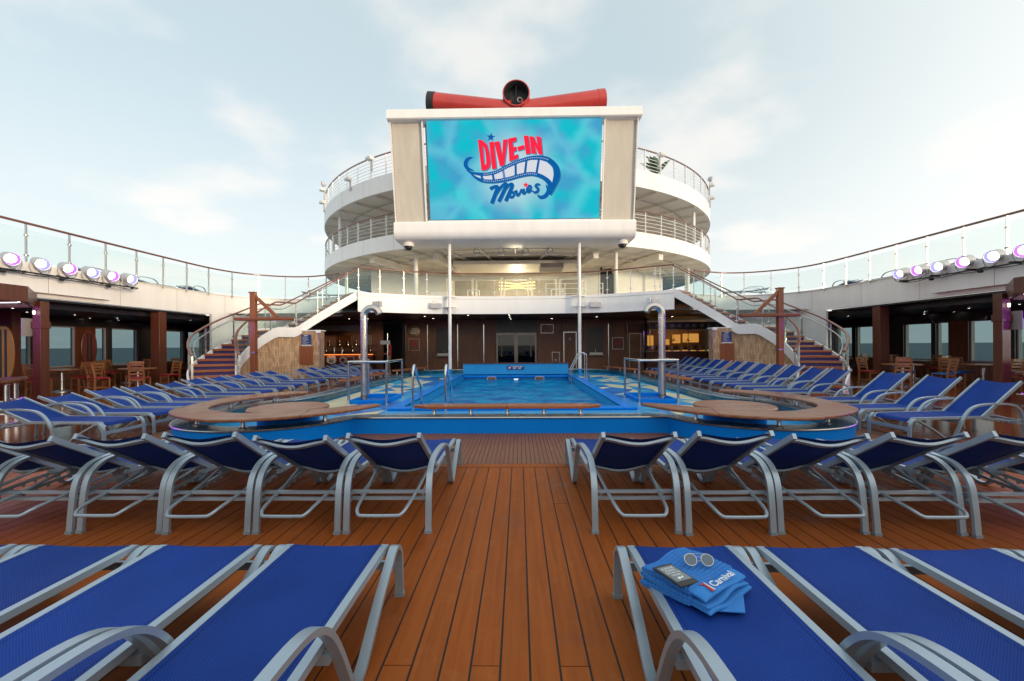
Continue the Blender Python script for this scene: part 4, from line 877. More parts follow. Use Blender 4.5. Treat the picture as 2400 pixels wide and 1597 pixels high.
for q, xx in enumerate((1.0,1.9,2.75)):
    MB().lathe([(0.0,0.16),(0.03,0.15),(0.05,0.08),(0.15,0.0),(0.14,0.0),(0.04,0.07)], (x0+xx,1.4,1.62), 14).build('heat_lamp', black, gr); MB().tube([(x0+xx,1.4,1.77),(x0+xx,1.4,2.9)],0.008,5).build('lamp_cord', black, gr)
for xx in (0.02, 2.2, 3.85): MB().box(x0+xx,x0+xx+0.03,-0.02,0.02,1.05,2.26).build('steel_mullion', steel, gr, smooth=False)
kl = bpy.data.lights.new('kitchen_light','AREA'); kl.energy = 9; kl.size = 1.2; kl.color = (1.0,0.62,0.25)
klo = bpy.data.objects.new('kitchen_light', kl); C.objects.link(klo); klo.parent = gr; klo.location = (0.3,1.8,2.7)
# side closures of the under-balcony space
for sg, side in ((-1,'left'),(1,'right')):
    t = thing('side_wall', 'dark wall closing the space behind the %s staircase' % side, 'wall', (sg*13.6,22,0), group='dark closing walls')
    MB().box(-0.1,0.1,-1.2,3.6,0,2.95).build('panel', darkwood, t, smooth=False)
ew = thing('service_wall', 'dark wall at the far end behind bar and kitchen', 'wall', (0,28.3,0))
MB().box(-13.6,13.6,0,0.2,0,3.6).build('panel', darkgrey, ew, smooth=False)

# ---- round tower with two open decks
TC, TR = 35.0, 14.42
tw = thing('round_tower', 'round white superstructure with two open decks behind the screen', 'tower', (0,TC,ZU))
def tarc(r, a0, a1, n, z=0): return [V(r*math.sin(R(a0+(a1-a0)*k/n)), -r*math.cos(R(a0+(a1-a0)*k/n)), z-ZU) for k in range(n+1)]
def TW(mb, name, m, par=tw, **k): return mb.build(name, m, par, **k)
for (z0,z1,nm) in ((6.42,7.23,'lower'),(9.55,10.46,'upper')):
    TW(MB().sweep(tarc(TR,-180,180,144)[:-1], [(0,z0),(0,z1),(-0.14,z1),(-0.14,z0)] if False else [(0.0,z0),(0.0,z1),(-0.12,z1),(-0.12,z0)], closed=True, flat=True), 'deck_edge', white)
    TW(MB().cyl((0,0),TR-0.1,z0+0.12-ZU,z1-0.15-ZU,96), 'deck_slab', offwhite)
    for q in range(-9,10):
        a = R(q*9.3+2); a2_ = a+0.0009; rs = TR+0.003
        TW(MB().add([V(rs*math.sin(a),-rs*math.cos(a),z0-ZU+0.01),V(rs*math.sin(a2_),-rs*math.cos(a2_),z0-ZU+0.01),V(rs*math.sin(a2_),-rs*math.cos(a2_),z1-ZU-0.01),V(rs*math.sin(a),-rs*math.cos(a),z1-ZU-0.01)],[(0,1,2,3)]), 'plate_seam', soffit_m, smooth=False, recalc=False)
    for q in range(-11,12):
        a = q*8.0; c_, s_ = math.cos(R(a)), math.sin(R(a))
        TW(MB().bar(V(8.2*s_,-8.2*c_,z0+0.06-ZU), V((TR-0.14)*s_,-(TR-0.14)*c_,z0+0.06-ZU), 0.05, 0.20), 'soffit_beam', offwhite)
    TW(MB().sweep([p+V(0,0,0) for p in tarc(11.6,-95,95,60)], [(-0.03,z0-0.03),(0.03,z0-0.03),(0.03,z0+0.14),(-0.03,z0+0.14)], flat=True), 'ring_beam', offwhite)
    TW(MB().tube(tarc(12.9,-60,60,40,z0+0.03),0.025,6), 'soffit_pipe', steelsat)
# posts carrying the upper deck
for a in (-71,-52,52,71): TW(MB().cyl((13.9*math.sin(R(a)),-13.9*math.cos(R(a))),0.10,7.2-ZU,9.56-ZU,14), 'deck_post', white)
for a in (-24,24,-58,58): TW(MB().cyl((13.2*math.sin(R(a)),-13.2*math.cos(R(a))),0.11,0.0,2.64,14), 'deck_post', offwhite)
# house walls inside, lower storey with doors; upper storeys behind the screen
zt = 6.54-ZU
for (x0,x1,y) in ((-9.6,-4.6,-6.9),(4.6,5.4,-6.9)): TW(MB().box(x0,x1,y,y+0.2,0,zt), 'house_wall', offwhite, smooth=False)
TW(MB().bar(V(6.6,-6.85,zt/2),V(10.6,-3.6,zt/2),0.2,zt), 'house_wall', offwhite, smooth=False)
TW(MB().box(5.4,6.6,-6.8,-6.7,0,zt), 'dark_window_bay', darkgrey, smooth=False)
for xx in (5.42,6.5): TW(MB().box(xx,xx+0.1,-6.92,-6.801,0,zt), 'bay_post', offwhite, smooth=False)
TW(MB().box(-4.6,4.6,-6.9,-6.7,2.05,zt), 'house_lintel', offwhite, smooth=False)
for x0 in (-4.6,-2.75,-0.92,0.92,2.75):
    q = MB()
    for (a,b,c,e) in ((x0+0.05,x0+1.78,1.93,2.04),(x0+0.05,x0+0.17,0,1.929),(x0+1.66,x0+1.78,0,1.929)): q.box(a,b,-6.9,-6.8,c,e)
    fr = q.build('door_frame', offwhite, tw, smooth=False); MB().box(x0+0.17,x0+1.66,-6.86,-6.85,0.02,1.93).build('door_pane', railglass, fr, smooth=False)
TW(MB().box(-5,5,-2.6,-2.5,0,zt), 'inner_room_wall', mat('taupe room wall',(0.30,0.24,0.19),0.6,var=0.15,scale=1.5), smooth=False)
for sx in (-1,1): TW(MB().box(*sorted((sx*4.7,sx*4.8)),-6.69,-2.6,0,zt), 'room_side_wall', offwhite, smooth=False)
for (x,y0,y1,z0) in ((-8.0,-11.4,-6.9,2.35),(8.0,-11.4,-6.9,2.35),(-4.3,-12.2,-6.9,2.3),(4.3,-12.2,-6.9,2.3)): TW(MB().bar(V(x*0.8,y1,z0+0.12),V(x,y0,z0+0.12),0.28,0.36), 'deep_beam', offwhite)
TW(MB().box(-3.6,3.6,-10.6,-7.0,2.28,2.5), 'ceiling_panel', offwhite, bevel=0.03)
q = TW(MB().box(1.4,2.7,-10.9,-9.4,2.0,2.27), 'vent_box', soffit_m, smooth=False)
for k_ in range(6): MB().box(1.42,2.68,-10.905,-10.88,2.02+k_*0.04,2.045+k_*0.04).build('louvre', darkgrey, q, smooth=False)
TW(MB().cyl((0,0),6.3,7.2-ZU,9.6-ZU,48), 'upper_house', offwhite); TW(MB().cyl((0,0),5.6,10.3-ZU,13.4-ZU,48), 'top_house', offwhite)
# furniture of the balcony deck
for x in (-2.6, 2.5):
    TW(MB().tube(cr([(x-0.35,-9.0,0),(x-0.35,-9.0,0.9),(x-0.3,-9.0,1.0),(x+0.3,-9.0,1.0),(x+0.35,-9.0,0.9),(x+0.35,-9.0,0)],4),0.03,8,up=(0,1,0)), 'white_stand', white)
TW(MB().box(-4.9,-4.0,-10.6,-9.9,0,0.7), 'white_cabinet', white, bevel=0.02)
for zz in (0.35,0.62,0.88): TW(MB().tube([(1.6,-12.4,zz),(4.6,-12.4,zz)],0.018,6), 'inner_rail', white)
for xx in (1.6,2.6,3.6,4.6): TW(MB().cyl((xx,-12.4),0.022,0,0.9,8), 'inner_rail_post', white)
# chandelier seen through the doors
ch = thing('chandelier', 'golden rod chandelier glowing behind the balcony doors', 'light', (0.05,29.6,5.55))
for zz in (-0.22,0.0,0.22):
    for sx in (-1,1):
        MB().tube(cr([(0,0,zz*0.6),(sx*0.45,0.1,zz*0.8+0.02),(sx*0.8,-0.1,zz),(sx*1.25,0,zz+0.03)],4),0.022,6).build('rod', e_gold, ch)
MB().tube([(0,0,-0.1),(0,0,0.95)],0.015,6).build('stem', brass, ch)
cl_ = bpy.data.lights.new('chandelier_light','POINT'); cl_.energy = 260; cl_.color = (1.0,0.80,0.55); cl_.shadow_soft_size = 0.4
clo = bpy.data.objects.new('chandelier_light', cl_); C.objects.link(clo); clo.parent = ch; clo.location = (0,-0.3,-0.3)
# barred railings of the two decks
for (z0,h,nm,bars,lab) in ((7.23,1.12,'lower',(0.18,0.37,0.56,0.75,0.92),'white barred railing on the lower deck of the round tower'),(10.46,1.12,'upper',(0.16,0.34,0.52,0.70,0.88),'white barred railing on the upper deck of the round tower')):
    t = thing('deck_railing', lab, 'railing', (0,TC,z0), group='tower deck railings')
    rr = TR-0.07
    def ra(zz, n=90): return [V(rr*math.sin(R(-100+200*k/n)), -rr*math.cos(R(-100+200*k/n)), zz) for k in range(n+1)]
    MB().sweep(ra(h), [(-0.04,-0.025),(0.04,-0.025),(0.045,0.0),(0.03,0.025),(-0.03,0.025),(-0.045,0.0)], flat=True).build('handrail', handrail_m, t)
    for bz in bars: MB().tube(ra(bz),0.013,5).build('rail_bar', white, t)
    for q in range(-21,22):
        a = R(q*4.7); MB().bar(V(rr*math.sin(a),-rr*math.cos(a),-0.02), V(rr*math.sin(a),-rr*math.cos(a),h-0.03),0.03,0.075,(math.sin(a),-math.cos(a),0)).build('post', white, t)
# floodlights clamped to the rails
def flood(label, a, z, r=TR+0.05, head=True):
    p = V(r*math.sin(R(a)), TC-r*math.cos(R(a)), z)
    t = thing('floodlight', label, 'light', tuple(p), R(a), 'tower floodlights')
    MB().box(-0.04,0.04,-0.04,0.04,-0.3,0.25).build('bracket', lampgrey, t, bevel=0.008)
    MB().box(-0.20,0.20,-0.28,0.02,0.25,0.42).build('housing', offwhite, t, bevel=0.03)
    MB().box(-0.16,0.16,-0.287,-0.281,0.28,0.39).build('lens', steel, t, smooth=False)
    if head:
        MB().lathe([(0,-0.16),(0.10,-0.15),(0.16,-0.05),(0.17,0.10),(0.14,0.12),(0,0.11)], (0,-0.05,0.72), 16, (0,-1,-0.25)).build('spot_head', lampgrey, t)
        MB().tube([(0,-0.02,0.42),(0,-0.02,0.7)],0.03,8).build('neck', lampgrey, t)
flood('spotlight on a stalk at the left end of the upper tower rail', -60, 11.35); flood('spotlight on a stalk at the right end of the upper tower rail', 60, 11.35)
flood('boxy floodlight on the upper tower rail left of the screen', -32, 11.1, head=False); flood('boxy floodlight on the upper tower rail right of the screen', 32, 11.1, head=False)
flood('low floodlight at the foot of the upper rail left of the screen', -40, 10.5, head=False); flood('low floodlight under the right spotlight on the upper tower rail', 61, 10.6, head=False)
flood('low floodlight under the left spotlight on the upper tower rail', -61, 10.6, head=False)
# big-leaved plant on the upper tower deck
pt = thing('potted_plant', 'green big-leaved potted plant on the upper tower deck right of the screen', 'plant', (8.1,24.7,10.46))
MB().lathe([(0,0),(0.22,0),(0.30,0.45),(0.27,0.46),(0,0.42)], (0,0,0), 20).build('pot', offwhite, pt)
leafm = mat('dark green leaf',(0.025,0.085,0.03),0.4,var=0.3,scale=4)
rg = random.Random(21)
for q in range(9):
    a = rg.uniform(0,6.28); tilt = rg.uniform(0.1,0.8); ln = rg.uniform(0.75,1.15); hb = rg.uniform(0.3,0.8)
    d = V(math.cos(a)*tilt, math.sin(a)*tilt, 1).normalized(); sd = V(-math.sin(a), math.cos(a), 0)
    base = V(0,0,0.4); tip0 = base + d*hb
    MB().tube([base, tip0],0.012,5).build('stem', leafm, pt)
    lf = MB(); rows = []
    for k in range(8):
        f = k/7; wv = 0.24*math.sin(math.pi*(0.08+0.92*f))**0.8*(1-0.25*f); c0 = tip0 + d*(ln*f) + V(math.cos(a),math.sin(a),0)*(0.28*f*f) - V(0,0,0.18*f*f)
        rows += [c0-sd*wv+V(0,0,0.03), c0, c0+sd*wv+V(0,0,0.03)]
    lf.add(rows, [(3*k+j,3*k+j+1,3*k+j+4,3*k+j+3) for k in range(7) for j in range(2)])
    lo_ = lf.build('leaf', leafm, pt); md = lo_.modifiers.new('thick','SOLIDIFY'); md.thickness = 0.006

# ---- funnel
fn = thing('funnel', 'red winged ship funnel with round front duct rising behind the screen', 'funnel', (0,45,12))
MB().lathe([(1.45,-3.0),(1.45,0.0),(1.42,0.06),(1.33,0.06)], (0.03,0,16.05), 40, (0,-1,0.05)).build('front_duct', red, fn)
MB().lathe([(1.33,0.055),(1.28,-0.1),(1.24,-1.5)], (0.03,0,16.05), 40, (0,-1,0.05)).build('duct_lining', soot, fn)
MB().lathe([(0,0),(1.24,0)], (0.03,1.2,16.0), 32, (0,-1,0)).build('duct_dark', soot, fn)
q = MB(); 
for a in (90,210,330): q.bar(V(0.03,0.55,16.0),V(0.03+1.2*math.cos(R(a)),0.55,16.0+1.2*math.sin(R(a))),0.06,0.06)
q.build('duct_struts', black, fn); MB().lathe([(0.2,0),(0.3,0),(0.3,0.05)], (0.42,0.5,15.6), 16, (0,-1,0)).build('duct_ring', soffit_m, fn)
for sx in (-1,1):
    path = [V(sx*(0.6+8.7*k/10), 1.2+0.4*k/10, 14.75+1.2*k/10) for k in range(11)]
    prof = [(1.15*math.cos(2*math.pi*k/28), 1.08*math.sin(2*math.pi*k/28)) for k in range(28)]
    MB().sweep(path, prof, scale=[0.96+0.10*k/10 for k in range(11)]).build('wing', red, fn)
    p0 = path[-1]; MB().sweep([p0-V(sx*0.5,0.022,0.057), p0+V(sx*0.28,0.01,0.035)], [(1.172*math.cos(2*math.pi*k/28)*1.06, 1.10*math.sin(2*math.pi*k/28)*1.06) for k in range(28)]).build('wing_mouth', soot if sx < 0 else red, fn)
MB().cyl((0.03,1.8),1.7,0.0,14.5,32,1.5).build('stack', red, fn)

# ---- big outdoor screen on two columns
scr = thing('outdoor_screen', 'large lit outdoor screen showing a film title on two white columns', 'screen', (0,20,0.1))
def SL(mb, name, m, par=scr, **k):
    o = mb.build(name, m, par, **k)
    if par is scr: o.location = (0,-20,-0.1)
    return o
for sx in (-3.08, 3.0):
    SL(MB().cyl((sx,20.0),0.078,0.33,6.4,20), 'column', white); SL(MB().cyl((sx,20.0),0.082,0.1,0.33,20), 'column_foot', poolsky)
    for zz in (3.72,3.24):
        SL(MB().prism([V(sx-0.36,20.24,zz),V(sx-0.12,19.93,zz),V(sx,19.88,zz),V(sx+0.12,19.93,zz),V(sx+0.36,20.24,zz)],(0,0,0.025)), 'column_bracket', white)
    SL(MB().prism([V(sx+0.16*math.copysign(1,sx),20.02,3.22),V(sx,20.02,2.55),V(sx,20.02,3.22)],(0,0.02,0)), 'column_gusset', soffit_m)
yt, yb, zt_, zb_ = 18.38, 19.2, 11.22, 7.12
# housing: top beam, rounded bottom box, side posts, back
tbp = [V(0,18.95,11.62),V(0,18.25,11.60),V(0,18.18,11.54),V(0,18.17,11.20),V(0,18.22,11.16),V(0,18.95,11.16)]
SL(MB().prism([p+V(-5.46,0,0) for p in tbp],(10.92,0,0)), 'top_beam', white)
bbp = [V(0,19.16,7.03),V(0,19.10,6.95),V(0,19.09,6.60),V(0,19.13,6.42),V(0,19.24,6.30),V(0,19.4,6.25),V(0,21.0,6.25),V(0,21.0,7.03)]
SL(MB().prism([p+V(-5.44,0,0) for p in bbp],(10.86,0,0)), 'bottom_box', white)
for x in (-5.38,-3.98,3.92,5.34): SL(MB().bar(V(x,18.42,11.158),V(x,19.25,7.032),0.05 if abs(x) > 5 else 0.07,0.08,(0,-1,0)), 'side_post', white)
SL(MB().add([(-3.9,18.62,11.15),(3.84,18.62,11.15),(3.84,19.4,7.035),(-3.9,19.4,7.035),(-3.9,20.2,11.15),(3.84,20.2,11.15),(3.84,20.8,7.035),(-3.9,20.8,7.035)],[(0,1,2,3),(7,6,5,4),(0,4,5,1),(1,5,6,2),(2,6,7,3),(3,7,4,0)]), 'back_casing', soffit_m, smooth=False)
for (x0,x1) in ((-5.35,-4.02),(3.96,5.31)):
    n = 26
    pn = SL(MB().grid(lambda u,v: (x0+(x1-x0)*v, 18.50+(19.29-18.50)*u+0.02*math.sin(u*9+v*4)*math.sin(v*3.14), 11.14-4.09*u), n*3, 6), 'net_panel', panelmesh)
    MB().grid(lambda u,v: (x0+0.35+(x1-x0-0.7)*v, 19.6, 10.7-3.4*u), 3, 2).build('panel_backing', soffit_m, pn) if False else None
    for xe in (x0+0.015, x1-0.015):
        q = MB()
        for k_ in range(34): q.bar(V(xe-0.03,18.485+0.0232*k_,11.10-0.1205*k_),V(xe+0.03,18.485+0.0232*k_+0.012,11.04-0.1205*k_),0.012,0.012)
        tag(q.build('lacing', soffit_m, pn, smooth=False), kind='stuff')
LX0, LX1 = -3.79, 3.79
def led(s_, t_, d=0.0): return V(LX0+(LX1-LX0)*s_, yt+(yb-yt)*t_-d, zt_+(zb_-zt_)*t_-d*0.2)
me = MB().add([led(0,1),led(1,1),led(1,0),led(0,0)],[(0,1,2,3)]).mesh('led_panel', smooth=False, recalc=False)
uvl = me.uv_layers.new(name='UVMap')
for li, uv in enumerate(((0,0),(7.58,0),(7.58,4.15),(0,4.15))): uvl.data[li].uv = uv
ledp = obj('led_panel', me, m_screen(), scr); ledp.location = (0,-20,-0.1)
SL(MB().box(-3.9,3.84,19.2,19.3,7.036,7.09), 'panel_sill', white, smooth=False)
# the title on the screen, traced flat on the panel
def g2(gx, gy, d):
    f = (gy-428)/(1453-428); l = 175+35*f; r_ = 1945; return led((gx-l)/(r_-l), f, d)
red_e = emit('title red', (0.86,0.020,0.055), 0.58); blue_e = emit('title blue', (0.004,0.10,0.33), 0.58); lblue_e = emit('title light blue', (0.10,0.22,0.48), 0.58)
pale_e = emit('title pale', (0.60,0.61,0.66), 0.58); shade_e = emit('title drop shade', (0.03,0.16,0.30), 0.58)
def flat_poly(loops, d, name, m):
    bm = bmesh.new()
    for lp in loops:
        vs_ = [bm.verts.new((x, -y, 0)) for x, y in lp]
        for i in range(len(vs_)): bm.edges.new((vs_[i], vs_[(i+1) % len(vs_)]))
    bmesh.ops.triangle_fill(bm, use_beauty=True, edges=bm.edges[:])
    for v in bm.verts: v.co = g2(v.co.x, -v.co.y, d)
    bm.normal_update(); me_ = bpy.data.meshes.new(name); bm.to_mesh(me_); bm.free()
    return obj(name, me_, m, ledp)
def stroke(pts, widths, d, name, m, n=8):
    p = cr([V(x,y,0) for x,y in pts], n); k = len(p); b = []
    for i, q in enumerate(p):
        t = tang(p,i); nrm = V(-t.y,t.x,0); f = i/(k-1)*(len(widths)-1); j = min(int(f),len(widths)-2); wv = (widths[j]+(widths[j+1]-widths[j])*(f-j))/2
        a, c = q+nrm*wv, q-nrm*wv; b += [g2(a.x,a.y,d), g2(c.x,c.y,d)]
    return MB().add(b, [(2*i,2*i+1,2*i+3,2*i+2) for i in range(k-1)]).build(name, m, ledp, smooth=False, recalc=False)
letters = {
 'letter_d': [[(697,633),(742,641),(788,680),(813,760),(826,860),(817,912),(786,940),(735,945)],[(745,692),(768,728),(780,812),(783,872),(772,892),(764,886)]],
 'letter_i': [[(812,662),(858,655),(888,925),(843,935)]],
 'letter_v': [[(862,660),(915,652),(945,800),(952,640),(998,632),(968,893),(922,905)]],
 'letter_e': [[(1003,628),(1088,612),(1085,655),(1050,666),(1055,716),(1086,706),(1089,750),(1060,760),(1065,802),(1104,780),(1108,826),(1018,858)]],
 'hyphen': [[(1098,712),(1165,692),(1168,735),(1103,752)]],
 'letter_i2': [[(1160,600),(1207,602),(1235,780),(1185,787)]],
 'letter_n': [[(1218,605),(1262,612),(1302,700),(1287,605),(1335,620),(1355,795),(1312,785),(1272,695),(1291,783),(1243,780)]]}
star = lambda cx,cy_,r_,rot: [(cx+(r_ if k%2==0 else r_*0.42)*math.cos(R(-90+36*k+rot)), cy_+(r_ if k%2==0 else r_*0.42)*math.sin(R(-90+36*k+rot))) for k in range(10)]
for nm, lp in letters.items():
    flat_poly([[(x+9,y+9) for x,y in l] for l in lp], 0.006, 'letter_shade', shade_e); flat_poly(lp, 0.014, nm.rstrip('2'), red_e)
flat_poly([star(830,612,46,6)], 0.014, 'star', blue_e); flat_poly([star(1188,1098,34,0)], 0.018, 'star', red_e)
upper = [(582,935),(640,968),(760,985),(880,965),(1000,905),(1120,855),(1240,825),(1340,825),(1420,850),(1485,915),(1503,1000),(1480,1090),(1432,1200)]
lower = [(600,948),(680,1020),(760,1050),(870,1055),(1000,1035),(1130,1000),(1250,985),(1350,1015),(1420,1070),(1450,1130)]
ui = [(650,985),(760,1000),(880,985),(1000,925),(1120,875),(1240,845),(1330,845),(1400,868),(1455,925),(1470,1000),(1455,1075)]; li_ = [(1430,1060),(1350,1000),(1250,970),(1130,985),(1000,1020),(870,1040),(760,1035),(690,1005)]
flat_poly([ui+li_], 0.008, 'film_window', pale_e)
stroke([(x+8,y+9) for x,y in upper],[10,34,36,36,46,54,70,30],0.007,'film_shade',shade_e); stroke([(x+8,y+9) for x,y in lower],[8,34,36,36,40,60],0.007,'film_shade',shade_e)
stroke(upper,[10,34,36,36,46,54,70,24],0.013,'film_edge',blue_e); stroke(lower,[8,34,36,36,40,60],0.013,'film_edge',blue_e)
for (a,b) in (((730,990),(752,1045)),((850,985),(862,1045)),((955,940),(970,1030)),((1082,885),(1085,1008)),((1192,850),(1178,985)),((1318,835),(1295,985))): stroke([a,b],[22,24],0.012,'film_bar',blue_e if a[0] not in (955,) else lblue_e,2)
hp = [V(x,y,0) for x,y in upper]; cu = cr(hp,4); cl2 = cr([V(x,y,0) for x,y in lower],4)
for cset in (cu[8:34], cl2[8:28]):
    s_ = arclen(cset); q = MB()
    for k in range(int(s_[-1]/20)):
        p = at_len(cset,s_,k*20.0); q.add([g2(p.x-4,p.y-4,0.018),g2(p.x+4,p.y-4,0.018),g2(p.x+4,p.y+4,0.018),g2(p.x-4,p.y+4,0.018)],[(0,1,2,3)])
    q.build('film_perforations', pale_e, ledp, smooth=False, recalc=False)
stroke([(650,812),(600,826),(574,868),(590,918),(660,948)],[4,34,44,36,6],0.015,'film_curl',blue_e); stroke([(1392,1100),(1418,1155),(1395,1212),(1345,1230),(1305,1200)],[6,36,48,40,4],0.015,'film_curl',blue_e)
for pts, wd in (([(822,1134),(866,1112),(900,1116),(884,1165),(840,1285)],[34,30,34,40,36]),([(884,1200),(935,1115),(975,1082),(990,1095),(960,1165),(912,1268)],[12,28,26,30,38,34]),([(958,1180),(1000,1110),(1035,1085),(1050,1098),(1025,1165),(982,1262)],[12,28,26,30,38,34]),
                ([(1062,1172),(1034,1176),(1022,1206),(1040,1224),(1066,1204),(1064,1174),(1090,1160)],[20,24,26,24,22,20,14]),([(1090,1150),(1096,1194),(1106,1206),(1124,1186),(1142,1146),(1146,1138)],[20,26,20,20,18,14]),
                ([(1168,1136),(1160,1176),(1170,1188),(1192,1166)],[22,26,20,14]),([(1200,1158),(1236,1136),(1240,1112),(1218,1108),(1202,1140),(1212,1172),(1252,1150)],[14,18,18,20,26,24,14]),([(1332,1098),(1304,1092),(1288,1112),(1312,1136),(1306,1166),(1278,1176),(1256,1160)],[18,22,26,26,26,22,10])):
    stroke([(x+7,y+8) for x,y in pts],wd,0.009,'script_shade',shade_e,6); stroke(pts,wd,0.016,'script_stroke',blue_e,6)
# dome cameras and floodlights under the box
for sx, side in ((-1,'left'),(1,'right')):
    t = thing('dome_camera', 'white dome camera under the %s end of the screen' % side, 'camera', (sx*4.95,19.75,6.25), group='dome cameras')
    MB().lathe([(0.0,0.0),(0.24,0.0),(0.26,-0.1),(0.24,-0.2),(0.19,-0.2)], (0,0,0), 20).build('housing', offwhite, t)
    MB().lathe([(0.19,-0.2),(0.17,-0.29),(0.10,-0.36),(0,-0.385)], (0,0,0), 20).build('dome', black, t)
for q, x in enumerate((-1.95,-0.72,0.52,1.75)):
    t = thing('ceiling_floodlight', 'small grey floodlight under the tower, %s from the left' % ORD[q], 'light', (x,21.6,6.24), group='floodlights under the tower')
    MB().box(-0.13,0.13,-0.1,0.1,-0.24,-0.08).build('housing', lampgrey, t, bevel=0.015); MB().box(-0.10,0.10,-0.106,-0.101,-0.22,-0.12).build('lens', steel, t, smooth=False)
    MB().tube(cr([(-0.14,0,-0.15),(-0.14,0,0.0),(0,0,0.17),(0.14,0,0.0),(0.14,0,-0.15)],3),0.012,5,up=(0,1,0)).build('yoke', black, t)
# grey speakers on the balcony fascia
for x, y, side in ((-6.1,18.88,'far left'),(-3.72,20.02,'left of centre'),(3.72,20.02,'right of centre'),(6.1,18.88,'far right')):
    t = thing('wall_speaker', 'grey box speaker on the balcony fascia, %s' % side, 'speaker', (x,y,3.3), R(28) * (-1 if x < 0 else 1) * (abs(x) > 5), 'balcony speakers')
    MB().box(-0.26,0.26,-0.15,0.0,-0.12,0.12).build('cabinet', greybox, t, bevel=0.012); MB().box(-0.24,0.24,-0.157,-0.151,-0.10,0.10).build('grille', lampgrey, t, smooth=False)
    MB().box(-0.3,-0.25,-0.1,0.12,-0.03,0.18).build('bracket', white, t); MB().tube(cr([(-0.24,0.0,0.12),(-0.12,0.02,0.24),(0.1,0.02,0.2)],4),0.006,5).build('cable', soffit_m, t)

# ================================================================ OBJECTS
# ---- timber masts in front of the stairs
for sg, side in ((-1,'left'),(1,'right')):
    t = thing('timber_mast', 'rust-brown timber mast with cross arm and diagonal brace in front of the %s staircase' % side, 'mast', (sg*8.88,14.4,0), group='timber masts')
    MB().box(-0.085,0.085,-0.085,0.085,0,3.27).build('post', mastm, t, bevel=0.006)
    MB().box(-0.11,0.11,-0.11,0.11,3.271,3.31).build('post_cap', mastm, t, bevel=0.004)
    x0, x1 = (-0.60,1.33) if sg < 0 else (-1.33,0.60)
    MB().box(x0,x1,-0.15,0.15,2.36,2.44).build('cross_arm', mastm, t, bevel=0.006)
    MB().box(x0+0.03,x1-0.03,-0.13,0.13,2.335,2.359).build('arm_underside', darkwood, t, smooth=False)
    MB().bar((-sg*0.07,0,3.16),(-sg*0.82,0,2.44),0.09,0.10,(0,1,0)).build('brace', mastm, t)
    MB().box(-0.092,0.092,-0.092,0.092,1.22,1.27).build('steel_band', steelsat, t)

# ---- stage lamps on a pipe along the upper fascia
lampcan = None
for sg, side in ((-1,'left'),(1,'right')):
    ys = [10.85,11.55,12.26,12.93,13.57,14.23] if sg < 0 else [11.05,11.75,12.5,13.25,13.9,14.55]
    pp = thing('lamp_pipe', 'thin dark pipe with cables carrying the stage lamps on the %s fascia' % side, 'pipe', (sg*12.92,12.3,3.47), group='lamp pipes')
    MB().tube([(0,-2.6,0),(0,2.15,0.01)],0.022,8).build('pipe', black, pp)
    MB().tube(cr([(0.0,-2.4+0.45*q,-0.03-0.03*(q%2)) for q in range(11)],4),0.012,6).build('cable', black, pp)
    for q in range(5): MB().box(-0.03 if sg < 0 else -0.24,0.24*0+0.03 if sg > 0 else 0.03,-2.3+q*1.05,-2.24+q*1.05,-0.03,0.03).build('pipe_clamp', black, pp)
    for q in range(5): MB().bar((0,-2.27+q*1.05,0),(sg*0.28,-2.27+q*1.05,0.08),0.03,0.03).build('bracket_arm', black, pp)
    for q in range(3): MB().lathe([(0,-0.05),(0.05,-0.045),(0.07,0.0),(0.05,0.04)], (0,-1.7+q*1.4,-0.06), 12).build('junction_ball', black, pp)
    for q, y in enumerate(ys):
        violet = (q % 2 == 0)
        p = V(sg*13.02,y,3.78); d = V(-sg*1.0,-0.22-0.05*(5-q),-0.30).normalized()
        t = thing('stage_lamp', '%s glowing stage lamp on the %s fascia, %s from the near end' % ('violet' if violet else 'white', side, ORD[q]), 'lamp', tuple(p), 0, 'stage lamps')
        MB().lathe([(0,-0.30),(0.10,-0.29),(0.14,-0.22),(0.15,-0.05),(0.156,0.10),(0.165,0.14),(0.165,0.16),(0.155,0.16),(0.148,0.08)], (0,0,0), 28, d).build('can', lampgrey, t)
        MB().lathe([(0.112,0.025),(0.125,0.03),(0.152,0.13)], (0,0,0), 28, d).build('lens_rim', e_violet if violet else e_pale, t)
        MB().lathe([(0.0,0.055),(0.08,0.05),(0.114,0.025)], (0,0,0), 24, d).build('lens', e_white, t)
        sd = d.cross(V(0,0,1)).normalized()
        yk = cr([sd*0.20+V(0,0,0.0), sd*0.21+V(0,0,-0.14), sd*0.12+V(0,0,-0.27), -sd*0.12+V(0,0,-0.27), -sd*0.21+V(0,0,-0.14), -sd*0.20+V(0,0,0.0)],3)
        MB().flatbar(yk, d, 0.05, 0.012).build('yoke', lampgrey, t)
        MB().tube(cr([-d*0.25+V(0,0,-0.05), -d*0.3+V(0,0,-0.2), V(0,0.1,-0.3)],4),0.009,5).build('power_lead', black, t)
        ll = bpy.data.lights.new('stage_light','SPOT'); ll.energy = 6 if violet else 3; ll.spot_size = R(95); ll.spot_blend = 0.9; ll.shadow_soft_size = 0.14; ll.color = (0.62,0.16,1.0) if violet else (0.72,0.66,1.0)
        lo_ = bpy.data.objects.new('stage_light', ll); C.objects.link(lo_); lo_.parent = t; lo_.location = d*0.22; lo_.rotation_euler = (-d).to_track_quat('Z','Y').to_euler()

